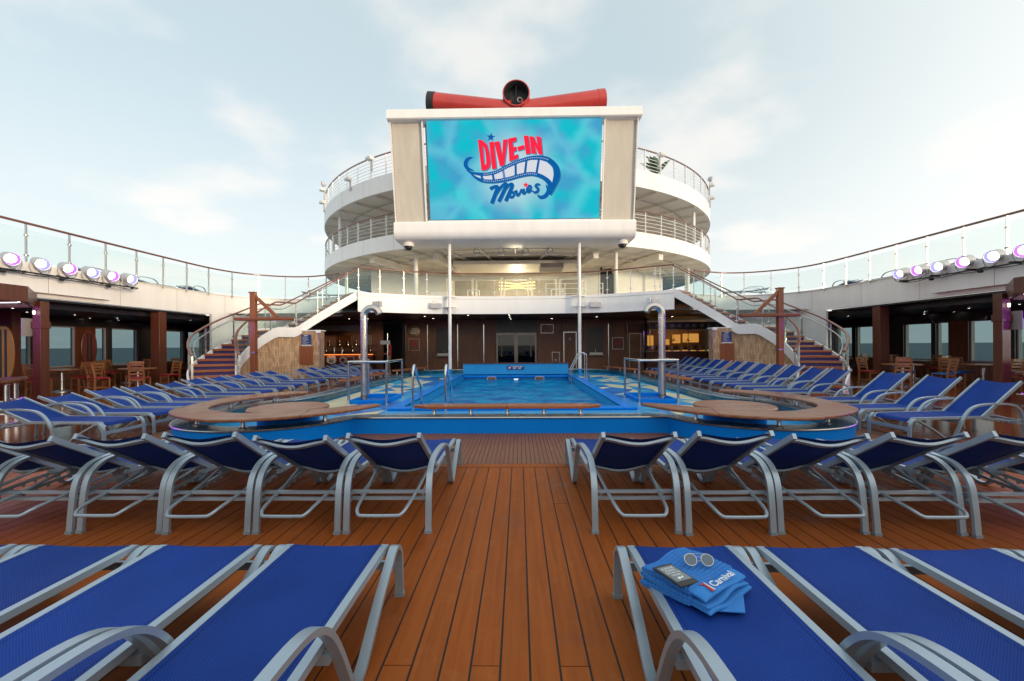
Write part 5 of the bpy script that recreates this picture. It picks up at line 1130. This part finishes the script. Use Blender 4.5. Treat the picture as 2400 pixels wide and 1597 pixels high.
# ---- octagonal canopies of the deck huts at the picture's edges
for sg, side in ((-1,'left'),(1,'right')):
    cx, cyy = sg*13.45, 8.55
    t = thing('octagonal_canopy', 'octagonal wooden canopy lit violet at the %s edge' % side, 'canopy', (cx,cyy,0), group='deck hut canopies')
    Rr = 2.62; oc = [V(Rr*math.cos(R(22.5+45*k)), Rr*math.sin(R(22.5+45*k)), 0) for k in range(8)]
    for k in range(8):
        a, b = oc[k], oc[(k+1)%8]; MB().prism([a+V(0,0,2.50),b+V(0,0,2.50),b*0.955+V(0,0,2.50),a*0.955+V(0,0,2.50)],(0,0,0.36)).build('fascia_board', columnwood, t, bevel=0.006)
    MB().prism([p*0.953+V(0,0,2.70) for p in oc],(0,0,0.08)).build('roof', darkgrey, t, smooth=False)
    for k in range(8): MB().bar(V(0,0,2.66),oc[k]*0.94+V(0,0,2.66),0.07,0.07).build('roof_beam', darkwood, t)
    for rr_ in (0.55,0.72,0.88):
        for k in range(8): MB().bar(oc[k]*rr_*0.97+oc[(k+1)%8]*rr_*0.03+V(0,0,2.615), oc[k]*rr_*0.03+oc[(k+1)%8]*rr_*0.97+V(0,0,2.615),0.02,0.012).build('led_strip', e_strip, t)
    px, py = sg*12.1-cx, 10.75-cyy
    vl = bpy.data.lights.new('canopy_violet_fill','POINT'); vl.energy = 80; vl.color = (0.42,0.06,1.0); vl.shadow_soft_size = 0.5; vlo = bpy.data.objects.new('canopy_violet_fill', vl); C.objects.link(vlo); vlo.parent = t; vlo.location = (-sg*0.6,0.2,2.35)  # violet fill added under the roof to tint underside and post
    MB().box(px-0.105,px+0.105,py-0.105,py+0.105,0,2.64).build('post', columnwood, t, bevel=0.008)
    MB().box(px-0.125,px+0.125,py-0.125,py+0.125,1.95,2.12).build('post_collar', columnwood, t, bevel=0.006)
    MB().lathe([(0,-0.06),(0.02,-0.055),(0.026,0),(0.02,0.03)], (px-sg*0.0,py-0.16,2.36), 12).build('post_lamp', e_strip, t)
    MB().box(px-sg*-0.16-0.01,px-sg*-0.16+0.01,py-0.3,py-0.05,1.75,2.2).build('hanging_sign', soffit_m, t)

# ---- dining furniture
def make_chair(seat_m):
    t = thing('dining_chair','chair','chair')
    for sx in (-1,1):
        MB().bar((sx*0.19,-0.19,0),(sx*0.19,-0.19,0.44),0.04,0.04).build('leg', chairm, t)
        MB().sweep(cr([(sx*0.19,0.20,0),(sx*0.19,0.18,0.44),(sx*0.19,0.22,0.7),(sx*0.19,0.27,0.94)],4),[(-0.018,-0.024),(0.018,-0.024),(0.018,0.024),(-0.018,0.024)],up=(0,1,0)).build('back_post', chairm, t)
        MB().bar((sx*0.19,-0.19,0.16),(sx*0.19,0.19,0.16),0.022,0.03).build('stretcher', chairm, t)
    for y in (-0.19,0.18): MB().bar((-0.17,y,0.41),(0.17,y,0.41),0.025,0.06).build('seat_rail', chairm, t)
    MB().box(-0.215,0.215,-0.22,0.19,0.44,0.485).build('seat', seat_m, t, bevel=0.015)
    for (zz,y,h) in ((0.60,0.20,0.05),(0.71,0.225,0.05),(0.80,0.245,0.05),(0.905,0.265,0.08)): MB().bar((-0.17,y,zz),(0.17,y,zz),0.02,h).build('back_slat', chairm, t)
    return t
ch_red = make_chair(redfab); ch_blue = make_chair(bluefab); used = {0:False,1:False}
def put_chair(kind, x, y, rz, label):
    src = ch_red if kind == 0 else ch_blue
    if not used[kind]: o = src; used[kind] = True
    else: o = copy_tree(src)
    o.location = (x,y,0); o.rotation_euler = (0,0,rz); tag(o, label, 'chair', 'wooden dining chairs'); return o
tables = [(12.85,14.35,'nearest to the deck'),(15.0,13.9,'beside the near windows'),(15.9,17.3,'beside the middle windows'),(15.2,20.3,'beside the far windows')]
CH = {0:[(-0.62,-0.75,160),(0.72,-0.72,198),(0.45,0.8,-15),(-0.7,0.65,30)],1:[(-0.8,-0.3,110),(0.15,-0.82,175),(0.85,0.1,265),(-0.2,0.85,10)],2:[(-0.2,-0.8,175),(0.8,0,268),(-0.1,0.8,5),(-0.8,0.1,90)],3:[(-0.3,-0.8,170),(0.75,-0.3,250),(0,0.8,0)]}
for sg, side in ((-1,'left'),(1,'right')):
    for ti, (x,y,where) in enumerate(tables):
        t = thing('dining_table', 'round wooden dining table in the %s dining area, %s' % (side, where), 'table', (sg*x,y,0), group='dining tables')
        MB().lathe([(0,0.70),(0.50,0.70),(0.52,0.715),(0.52,0.735),(0.505,0.745),(0,0.745)], (0,0,0), 32).build('table_top', chairm if ti < 2 else columnwood, t)
        MB().lathe([(0,0),(0.28,0),(0.28,0.02),(0.06,0.06),(0.05,0.2),(0.05,0.62),(0.2,0.70)], (0,0,0), 20).build('pedestal', steelsat, t)
        for ci, (dx,dy,rz) in enumerate(CH[ti]):
            put_chair(0 if (sg < 0 or (ci+ti) % 3 == 2) else 1, sg*x+sg*dx*-1, y+dy, R(rz)*(-sg) if sg > 0 else R(rz), 'wooden ladder-back chair at the %s table %s, %s round it' % (side, where, ORD[ci]))
def stool(x, y, label):
    t = thing('bar_stool', label, 'stool', (x,y,0), group='bar stools')
    MB().lathe([(0,0),(0.20,0),(0.20,0.015),(0.055,0.03),(0.05,0.62),(0.1,0.66)], (0,0,0), 20).build('pedestal', steel, t)
    MB().lathe([(0,0.66),(0.19,0.66),(0.215,0.69),(0.215,0.74),(0.19,0.77),(0,0.77)], (0,0,0), 24).build('seat', columnwood, t)
    MB().tube([(0.19*math.cos(a),0.19*math.sin(a),0.25) for a in [2*math.pi*k/24 for k in range(24)]],0.012,6,closed=True,up=(0,0,1)).build('foot_ring', steel, t)
    for k in range(3): a = 2*math.pi*k/3; MB().tube([(0.05*math.cos(a),0.05*math.sin(a),0.25),(0.19*math.cos(a),0.19*math.sin(a),0.25)],0.009,5).build('ring_spoke', steel, t)
for sg, side in ((-1,'left'),(1,'right')):
    for (x,y,wh) in ((11.75,9.9,'farther'),(11.3,9.35,'nearer')): stool(sg*x,y,'%s red-seated bar stool on a steel pedestal at the %s edge' % (wh,side))
    t = thing('hut_counter', 'dark wooden bar counter under the %s octagonal canopy' % side, 'bar', (sg*13.3,8.5,0), group='deck hut bars')
    MB().cyl((0,0),1.15,0,1.0,24).build('front', columnwood, t); MB().cyl((0,0),1.35,1.001,1.05,32).build('counter_top', darkwood, t)
# surfboards on the left piers
def surfboard(x, y, z0, ln, wd, m, sm, rz, label):
    t = thing('surfboard', label, 'surfboard', (x,y,z0), rz, 'surfboards')
    def ol(f, k): 
        a = math.pi*k/24; return V(wd/2*f*math.sin(a)**0.75*(1.0), 0, ln/2-ln/2*math.cos(a))
    pts = [ol(1,k) for k in range(25)] + [V(-p.x,0,p.z) for p in [ol(1,k) for k in range(23,0,-1)]]
    MB().prism(pts,(0,0.05,0)).build('board', m, t, bevel=0.015)
    for sx in (-0.055,0.055): MB().box(sx-0.028,sx+0.028,-0.006,-0.001,0.12,ln-0.12).build('stripe', sm, t, smooth=False)
yel = mat('yellow surfboard paint',(0.26,0.11,0.008),0.25,coat=0.4,var=0.05); orm = mat('rust surfboard paint',(0.12,0.025,0.012),0.3,coat=0.3,var=0.2)
t = thing('board_pier','dark wooden pier behind the yellow surfboard','pier',(-15.95,13.1,0)); MB().box(-0.45,0.35,-0.1,0.15,0,2.615).build('pier', columnwood, t, smooth=False)
surfboard(-15.75,12.9,0.42,1.72,0.50,yel,black,R(30),'yellow surfboard with two dark stripes at the left edge')
surfboard(-16.85,16.62,0.78,1.35,0.52,orm,black,R(75),'rust-red surfboard between the left windows')
# ceiling heater lamp and small fans on the right
for x, y in ((16.2,17.0),(16.0,14.6)):
    t = thing('hanging_lamp','dark bell-shaped lamp hanging by the right windows, %s one' % ('farther' if y > 16 else 'nearer'),'lamp',(x,y,2.615),group='bell lamps')
    MB().tube([(0,0,0),(0,0,-0.25)],0.012,6).build('stem', black, t); MB().lathe([(0.02,-0.22),(0.12,-0.26),(0.2,-0.42),(0.19,-0.42),(0.1,-0.28)], (0,0,0), 18).build('shade', black, t)

# ---- person in a red shirt at the left bar
def person(x, y, rz, label):
    t = thing('person', label, 'person', (x,y,0), rz)
    J = {'pel':(0,0,0.93),'sp':(0,0.01,1.12),'ch':(0,0.02,1.33),'nk':(0,0.01,1.50),'hd':(0,-0.02,1.62),'ht':(0,-0.015,1.74),
         'sl':(-0.19,0.02,1.44),'el':(-0.25,0.0,1.16),'wl':(-0.20,-0.20,1.03),'hl':(-0.17,-0.29,1.02),'sr':(0.19,0.02,1.44),'er':(0.26,0.02,1.16),'wr':(0.22,-0.18,1.02),'hr':(0.19,-0.27,1.01),
         'tl':(-0.10,0,0.88),'kl':(-0.11,-0.01,0.48),'al':(-0.11,0.03,0.09),'fl':(-0.12,-0.13,0.03),'tr':(0.10,0,0.88),'kr':(0.12,-0.02,0.48),'ar':(0.13,0.03,0.09),'fr':(0.15,-0.13,0.03)}
    Rd = {'pel':0.15,'sp':0.135,'ch':0.155,'nk':0.055,'hd':0.085,'ht':0.075,'sl':0.07,'el':0.045,'wl':0.032,'hl':0.035,'sr':0.07,'er':0.045,'wr':0.032,'hr':0.035,'tl':0.095,'kl':0.06,'al':0.042,'fl':0.04,'tr':0.095,'kr':0.06,'ar':0.042,'fr':0.04}
    E_ = [('pel','sp'),('sp','ch'),('ch','nk'),('nk','hd'),('hd','ht'),('ch','sl'),('sl','el'),('el','wl'),('wl','hl'),('ch','sr'),('sr','er'),('er','wr'),('wr','hr'),('pel','tl'),('tl','kl'),('kl','al'),('al','fl'),('pel','tr'),('tr','kr'),('kr','ar'),('ar','fr')]
    ks = list(J); me_ = bpy.data.meshes.new('body'); me_.from_pydata([J[k_] for k_ in ks], [(ks.index(a),ks.index(b)) for a,b in E_], [])
    o = bpy.data.objects.new('body', me_); C.objects.link(o); o.modifiers.new('skin','SKIN'); 
    for i, k_ in enumerate(ks):
        sv = me_.skin_vertices[0].data[i]; sv.radius = (Rd[k_], Rd[k_]*(0.72 if k_ in ('pel','sp','ch') else 1)); sv.use_root = (k_ == 'pel')
    md = o.modifiers.new('sub','SUBSURF'); md.levels = 2; md.render_levels = 2
    dg = bpy.context.evaluated_depsgraph_get(); bm_ = bpy.data.meshes.new_from_object(o.evaluated_get(dg)); bpy.data.objects.remove(o)
    skin = mat('skin',(0.28,0.15,0.10),0.5,var=0.06); bm_.materials.clear()
    body = obj('body', bm_, skin, t); bm_.polygons.foreach_set('use_smooth',[True]*len(bm_.polygons))
    def cloth(name, test, m, off):
        b = bmesh.new(); b.from_mesh(bm_); b.normal_update()
        bmesh.ops.delete(b, geom=[f for f in b.faces if not test(f.calc_center_median())], context='FACES')
        for v in b.verts: v.co += v.normal*off
        m2 = bpy.data.meshes.new(name); b.to_mesh(m2); b.free(); m2.polygons.foreach_set('use_smooth',[True]*len(m2.polygons)); obj(name, m2, m, t)
    cloth('shirt', lambda c: 0.90 < c.z < 1.50 and (abs(c.x) < 0.24 or c.z > 1.2) and c.y > -0.16, redfab, 0.016)
    cloth('shorts', lambda c: 0.52 < c.z <= 0.94 and abs(c.x) < 0.235 and c.y > -0.14, mat('khaki cloth',(0.22,0.17,0.10),0.7), 0.014)
    cloth('hair', lambda c: c.z > 1.66 or (c.z > 1.58 and c.y > 0.02), black, 0.012)
    cloth('shoes', lambda c: c.z < 0.09, black, 0.01)
    return t
person(-6.75,22.6,R(-70),'person in a red shirt standing at the left bar')
mb_ = thing('menu_board','pale menu board on a slim post beside the left bar','sign',(-6.62,21.9,0))
MB().cyl((0,0),0.025,0,2.1,10).build('post', steelsat, mb_); MB().cyl((0,0),0.2,0,0.03,20).build('foot', steelsat, mb_); MB().box(-0.36,0.14,-0.04,-0.026,1.52,1.72).build('board', greybox, mb_, smooth=False)

# ---- sun loungers
CURVE = [(1.875,0.0),(1.87,0.12),(1.862,0.23),(1.845,0.28),(1.80,0.318),(1.745,0.316),(1.67,0.275),(1.50,0.18),(1.34,0.07),(1.28,0.032),(1.22,0.016),(1.17,0.03),(1.13,0.09),(1.03,0.28),(0.95,0.40),(0.86,0.475),(0.74,0.515),(0.55,0.532),(0.36,0.532),(0.20,0.515),(0.10,0.46),(0.045,0.37),(0.02,0.22),(0.0,0.0)]
side_me = {}
for sx in (-1,1):
    path = cr([(sx*0.318,a,b) for a,b in CURVE],4); side_me[sx] = MB().flatbar(path,(1,0,0),0.046,0.024).mesh('side_frame'); side_me[sx].materials.append(alu)
def seatline(f):      # sling height along the seat: flat, then rolling down at the foot
    s_ = 0.60+1.25*f; u = max(0, s_-1.755)/0.095
    return (s_, 0.345) if u == 0 else (1.755+0.075*math.sin(u*1.4), 0.345-0.075*(1-math.cos(u*1.4)))
seat_mesh = MB().grid(lambda u,v: ((v-0.5)*0.51, seatline(u)[0], seatline(u)[1]-0.022*math.sin(math.pi*v)*min(1,u*5)*(1 if u < 0.88 else max(0,(1-u)/0.12))), 40, 10).mesh('seat_sling'); seat_mesh.materials.append(sling)
rail_me = {}
for sx in (-1,1):
    rail_me[sx] = MB().sweep([V(sx*0.266,seatline(k/16)[0],seatline(k/16)[1]-0.012) for k in range(-1,17)],[(-0.018,-0.02),(0.018,-0.02),(0.018,0.014),(-0.018,0.014)]).mesh('seat_rail'); rail_me[sx].materials.append(alu)
rung_me = []
for (s_,z) in ((0.11,0.286),(0.11,0.234)):
    m_ = MB().box(-0.30,0.30,s_-0.011,s_+0.011,z-0.0125,z+0.0125).box(-0.318,-0.3005,0.018,s_+0.011,z-0.0125,z+0.0125).box(0.3005,0.318,0.018,s_+0.011,z-0.0125,z+0.0125).mesh('rung', smooth=False); m_.materials.append(alu); rung_me.append(m_)
footbar = MB().box(-0.30,0.30,1.845,1.868,0.165,0.21).mesh('foot_bar', smooth=False); footbar.materials.append(alu)
midbar = MB().box(-0.30,0.30,1.00,1.03,0.25,0.29).mesh('cross_bar', smooth=False); midbar.materials.append(alu)
cap_me = MB().box(-0.027,0.027,-0.018,0.018,0,0.022).mesh('foot_cap', smooth=False); cap_me.materials.append(aludark)
rack_me = MB()
for sx in (-1,1):
    rack_me.bar((sx*0.20,0.06,0.30),(sx*0.20,0.60,0.32),0.012,0.03)
rack_mesh = {}
for sx in (-1,1):
    q = MB().bar((sx*0.245,0.125,0.262),(sx*0.245,0.62,0.315),0.012,0.026)
    for k in range(5): q.box(sx*0.245-0.0055,sx*0.245+0.0055,0.15+k*0.09,0.17+k*0.09,0.235+k*0.0096,0.264+k*0.0096)
    rack_mesh[sx] = q.mesh('ratchet_rail', smooth=False); rack_mesh[sx].materials.append(alu)
back_cache = {}
def back_meshes(deg):
    if deg in back_cache: return back_cache[deg]
    a = R(deg); o = V(0,0.62,0.335); d = V(0,-math.cos(a),math.sin(a)); n = V(0,math.sin(a),math.cos(a)); LN = 0.83
    out_ = {}
    bow = lambda v: 0.045*(math.sin(math.pi*v)**1.5)
    m_ = MB().grid(lambda u,v: o + d*(LN*(0.01+0.98*u)) + V((v-0.5)*0.515,0,0) - n*(bow(v)*0.75), 20, 12).mesh('back_sling'); m_.materials.append(sling); out_['sling'] = m_
    for sx in (-1,1):
        m_ = MB().bar(o-d*0.03+V(sx*0.268,0,0), o+d*LN+V(sx*0.268,0,0), 0.028, 0.042, n).mesh('back_rail', smooth=False); m_.materials.append(alu); out_['rail%d'%sx] = m_
    for nm, u in (('top',LN-0.06),('low',0.06)):
        m_ = MB().sweep([o+d*u+V((v-0.5)*0.515,0,0)-n*(bow(v)+0.012) for v in [k/16 for k in range(17)]],[(-0.021,-0.009),(0.021,-0.009),(0.021,0.009),(-0.021,0.009)],up=tuple(n)).mesh('back_cross_bar'); m_.materials.append(alu); out_[nm] = m_
    att = o+d*0.12-n*0.03; base = V(0,-0.20,0.215)
    path = cr([V(-0.225,att.y,att.z), V(-0.205,(att.y+base.y)/2,(att.z+base.z)/2), V(-0.185,base.y+0.09,base.z+0.035), V(-0.155,base.y+0.012,base.z+0.004), V(-0.10,base.y,base.z), V(0.10,base.y,base.z), V(0.155,base.y+0.012,base.z+0.004), V(0.185,base.y+0.09,base.z+0.035), V(0.205,(att.y+base.y)/2,(att.z+base.z)/2), V(0.225,att.y,att.z)],4)
    m_ = MB().tube(path,0.0125,8,up=(0,0.5,0.86)).mesh('support_bar'); m_.materials.append(alu); out_['sup'] = m_
    back_cache[deg] = out_; return out_
def lounger(x, y, rz, deg, label, group, z=0):
    t = thing('sun_lounger', label, 'sun lounger', (x,y,z), rz, group)
    for sx in (-1,1):
        obj('side_frame', side_me[sx], None, t); obj('seat_rail', rail_me[sx], None, t); obj('ratchet_rail', rack_mesh[sx], None, t)
        for s_ in (0.0,1.875):
            c_ = obj('foot_cap', cap_me, None, t); c_.location = (sx*0.318,s_,-0.0)
    obj('seat_sling', seat_mesh, None, t)
    for m_ in rung_me: obj('rung', m_, None, t)
    obj('foot_bar', footbar, None, t); obj('cross_bar', midbar, None, t)
    b = back_meshes(deg)
    obj('back_sling', b['sling'], None, t); obj('back_rail', b['rail-1'], None, t); obj('back_rail', b['rail1'], None, t); obj('back_cross_bar', b['top'], None, t); obj('back_cross_bar', b['low'], None, t); obj('support_bar', b['sup'], None, t)
    return t
rg = random.Random(77); jit = lambda a: rg.uniform(-a,a)
for q in range(4):
    lounger(-0.862-0.703*q, 0.585+jit(0.008), jit(0.004), 18, 'blue sling lounger in the nearest row, %s left of the aisle' % ORD[q], 'loungers in the nearest row')
for q in range(4):
    lb = 'blue sling lounger in the nearest row with a folded towel on it' if q == 0 else 'blue sling lounger in the nearest row, %s right of the aisle' % ORD[q]
    lounger(1.035+0.703*q, 0.585-0.012*q+jit(0.008), jit(0.004), 18, lb, 'loungers in the nearest row')
for q in range(6):
    lounger(-0.868-0.70*q, 3.285+jit(0.02), jit(0.012), (32,31,33,32,31,33)[q], 'blue lounger seen from behind in the second row, %s left of the aisle' % ORD[q], 'loungers in the second row')
for q in range(6):
    lounger(1.055+0.703*q, 3.29-0.014*q+jit(0.02), jit(0.012), (32,33,31,32,33,31)[q], 'blue lounger seen from behind in the second row, %s right of the aisle' % ORD[q], 'loungers in the second row')
for q, yf in enumerate([6.94,7.75,8.56,9.32,10.22,11.0,11.9,12.76,13.62,14.5]):
    lounger(-7.80-0.045*q+jit(0.03), yf-0.31-0.06, R(-90)+jit(0.035)+R(-1), (21,20,22)[q%3], 'low-backed blue lounger left of the pool, %s from the front of the longer group' % ORD[q], 'loungers left of the pool')
for q, yf in enumerate([15.72,16.56,17.42,18.3,19.2,20.0]):
    lounger(-7.78+jit(0.03), yf-0.31, R(-90)+jit(0.03), (21,22,20)[q%3], 'low-backed blue lounger left of the pool, %s of the six at the far end' % ORD[q], 'loungers left of the pool')
for q, yn in enumerate([6.50,7.36,8.36]):
    lounger(7.66+jit(0.03), yn+0.30, R(90)+R(6)-q*R(1.0), 38, 'steep-backed blue lounger right of the pool, %s of the three nearest' % ORD[q], 'loungers right of the pool')
for q in range(13):
    lounger(7.62+0.03*q+jit(0.03), 9.72+0.82*q+0.30+jit(0.04), R(90)+jit(0.03)+R(2), (38,37,39)[q%3], 'steep-backed blue lounger right of the pool, %s in the long row beyond the gap' % ORD[q], 'loungers right of the pool')
# loungers parked on the upper decks
for sg, side in ((-1,'left'),(1,'right')):
    for q, (x,y,rz) in enumerate(((15.3,15.4,0),(15.35,17.6,3),(15.1,20.2,-8),(11.6,22.6,75))):
        lounger(sg*x+(0.9 if q == 3 else 0), y-0.9, R(rz)*sg, 8, 'flat blue lounger behind the glass of the %s upper deck, %s from the near end' % (side, ORD[q]), 'loungers on the upper decks', ZU-0.03)

# ---- towel, e-reader and sunglasses on the near right lounger
tw_a = V(0.80,0.60,0).normalized(); tang_ = math.atan2(tw_a.y,tw_a.x)
towelm = mat('bright blue towelling',(0.025,0.19,0.58),0.85,var=0.12,scale=60,bump=0.5,bscale=260,local=True)
towelflat = mat('smooth blue towel band',(0.03,0.22,0.62),0.8,var=0.06,scale=40,bump=0.3,bscale=400,local=True)
to = thing('beach_towel', 'folded blue ribbed towel with a white brand name, on the near right lounger', 'towel', (0.952,1.972,0.338), tang_)
A2, B2 = 0.172, 0.158
def towel_layer(z0, th, a_half, b0, b1, ridge, m, name, par=to, sh=0.0, wav=0.007):
    """rounded slab: ribs run along local x, spaced along y"""
    nb, na = 120, 26; mb = MB(); b = []
    rows = []
    ys_ = [b0+(b1-b0)*k/nb for k in range(nb+1)]
    for i in range(na+1):
        x = -a_half+2*a_half*i/na
        ring = []
        for y in ys_:
            rb = ridge*abs(math.sin(math.pi*(y-b0)/0.019)) if ridge else 0
            e = min(1, (y-b0)/0.02, (b1-y)/0.02); ed = math.sqrt(max(0,1-(1-max(0,e))**2))
            ex = min(1,(a_half-abs(x))/0.012); exx = math.sqrt(max(0,1-(1-max(0,ex))**2))
            zc = z0+th/2+wav*math.sin(x*21+y*13+z0*90); hh = th/2*(0.25+0.75*ed)*(0.45+0.55*exx)
            ring.append((x+sh*y+0.004*math.sin(y*40), y+0.003*math.sin(x*30), zc+hh+rb))
        for y in reversed(ys_):
            rb = ridge*abs(math.sin(math.pi*(y-b0)/0.019)) if ridge else 0
            e = min(1, (y-b0)/0.02, (b1-y)/0.02); ed = math.sqrt(max(0,1-(1-max(0,e))**2))
            ex = min(1,(a_half-abs(x))/0.012); exx = math.sqrt(max(0,1-(1-max(0,ex))**2))
            zc = z0+th/2+wav*math.sin(x*21+y*13+z0*90); hh = th/2*(0.25+0.75*ed)*(0.45+0.55*exx)
            ring.append((x+sh*y+0.004*math.sin(y*40), y+0.003*math.sin(x*30), zc-hh-rb*0.6))
        rows.append(ring)
    mlen = len(rows[0])
    for r_ in rows: b += r_
    fs_ = [(i*mlen+j, i*mlen+(j+1)%mlen, (i+1)*mlen+(j+1)%mlen, (i+1)*mlen+j) for i in range(na) for j in range(mlen)]
    fs_ += [tuple(range(mlen))[::-1], tuple(na*mlen+j for j in range(mlen))]
    return mb.add(b, fs_).build(name, m, par)
# local +x runs along the lettering, local -y is the lettered front edge
for k, (z0,th) in enumerate(((0.0,0.027),(0.026,0.026),(0.051,0.026))):
    towel_layer(z0, th, A2-0.003*k, -B2+0.065, B2, 0.007, towelm, 'terry_fold', sh=0.02*(k-1))
    towel_layer(z0+0.002, th-0.006, A2-0.006-0.003*k, -B2-0.022*(2-k)*0.5, -B2+0.078, 0.0, towelflat, 'smooth_band', sh=0.02*(k-1), wav=0.008)
q = MB().prism([V(-0.11,-B2-0.005,0.004),V(-0.02,-B2-0.085,0.003),V(0.135,-B2+0.0,0.004),V(0.10,-B2+0.05,0.004)],(0,0,0.008)).build('loose_corner', towelflat, to, bevel=0.003)
place_text('lettering','Carnival',0.052,signwhite,to,Matrix.Translation((0.018,-B2+0.032,0.0835)), bold=0.001, shear=0.12)
MB().prism([V(x+0.02,y,0.0835) for x,y in ((-0.128,-B2+0.004),(-0.112,-B2+0.004),(-0.100,-B2+0.05),(-0.104,-B2+0.062),(-0.118,-B2+0.066),(-0.128,-B2+0.06),(-0.112,-B2+0.054))],(0,0,0.0012)).build('funnel_mark', signred, to, smooth=False)
MB().prism([V(x+0.02,y,0.0838) for x,y in ((-0.111,-B2+0.006),(-0.104,-B2+0.006),(-0.096,-B2+0.06),(-0.098,-B2+0.066),(-0.103,-B2+0.05))],(0,0,0.0012)).build('funnel_mark_edge', signwhite, to, smooth=False)
er = thing('e_reader', 'black e-reader showing a book cover, lying on the towel', 'e-reader', (0.843,1.895,0.4255), R(25))
er.rotation_euler = (R(1.5),R(3),R(27))
MB().box(-0.055,0.055,-0.082,0.082,0,0.009).build('body', black, er, bevel=0.004)
scm = mat('grey e-ink screen',(0.16,0.20,0.23),0.35,var=0.25,scale=25,local=True)
es = MB().box(-0.045,0.045,-0.052,0.066,0.0091,0.0098).build('display', scm, er, smooth=False)
for k, (tx, sz) in enumerate((('ALAFAIR',0.0165),('BURKE',0.0165),('THE BETTER',0.0125),('SISTER',0.0165))):
    place_text('lettering',tx,sz,signwhite,es,Matrix.Translation((0,0.048-0.0185*k,0.0101)), bold=0.0003, space=1.15)
MB().prism([V(x,y,0.0100) for x,y in ((-0.02,-0.032),(-0.006,-0.022),(0.004,-0.028),(0.022,-0.02),(0.012,-0.036),(-0.004,-0.033),(-0.014,-0.044))],(0,0,0.0003)).build('cover_figure', signwhite, es, smooth=False)
gl_ = thing('sunglasses', 'wire-framed aviator sunglasses lying on the towel', 'sunglasses', (0.985,1.972,0.432), R(-2))
gl_.rotation_euler = (R(-38),0,R(-3))
lensm = mat('blue-grey lens',(0.05,0.10,0.14),0.08,coat=0.8,var=0.05)
for sx in (-1,1):
    ol = [V(sx*(0.036+0.029*math.cos(a)*(1.0 if math.cos(a)*1 > 0 else 0.9)), 0.0, 0.026+0.024*math.sin(a)*(1.0 if math.sin(a) > 0 else 1.12)) for a in [2*math.pi*k/24 for k in range(24)]]
    lf = MB().prism([p+V(0,-0.0006,0) for p in ol],(0,0.0012,0)).build('lens', lensm, gl_)
    MB().tube(ol,0.0016,6,closed=True,up=(0,1,0)).build('lens_rim', steel, gl_)
    MB().tube(cr([(sx*0.066,0.001,0.040),(sx*0.069,0.007,0.041),(sx*0.05,0.010+0.004*sx,0.036),(-sx*0.035,0.012+0.004*sx,0.012),(-sx*0.055,0.012,0.004)],5),0.0015,6).build('temple_arm', steel, gl_)
    MB().lathe([(0,0),(0.004,0.001),(0.004,0.003)], (sx*0.012,0.006,0.02), 8, (0,1,0)).build('nose_pad', lensm, gl_)
MB().tube(cr([(-0.012,0,0.034),(0,0.001,0.037),(0.012,0,0.034)],4),0.0014,6).build('bridge', steel, gl_); MB().tube([(-0.03,0,0.0495),(0.03,0,0.0495)],0.0013,6).build('brow_bar', steel, gl_)
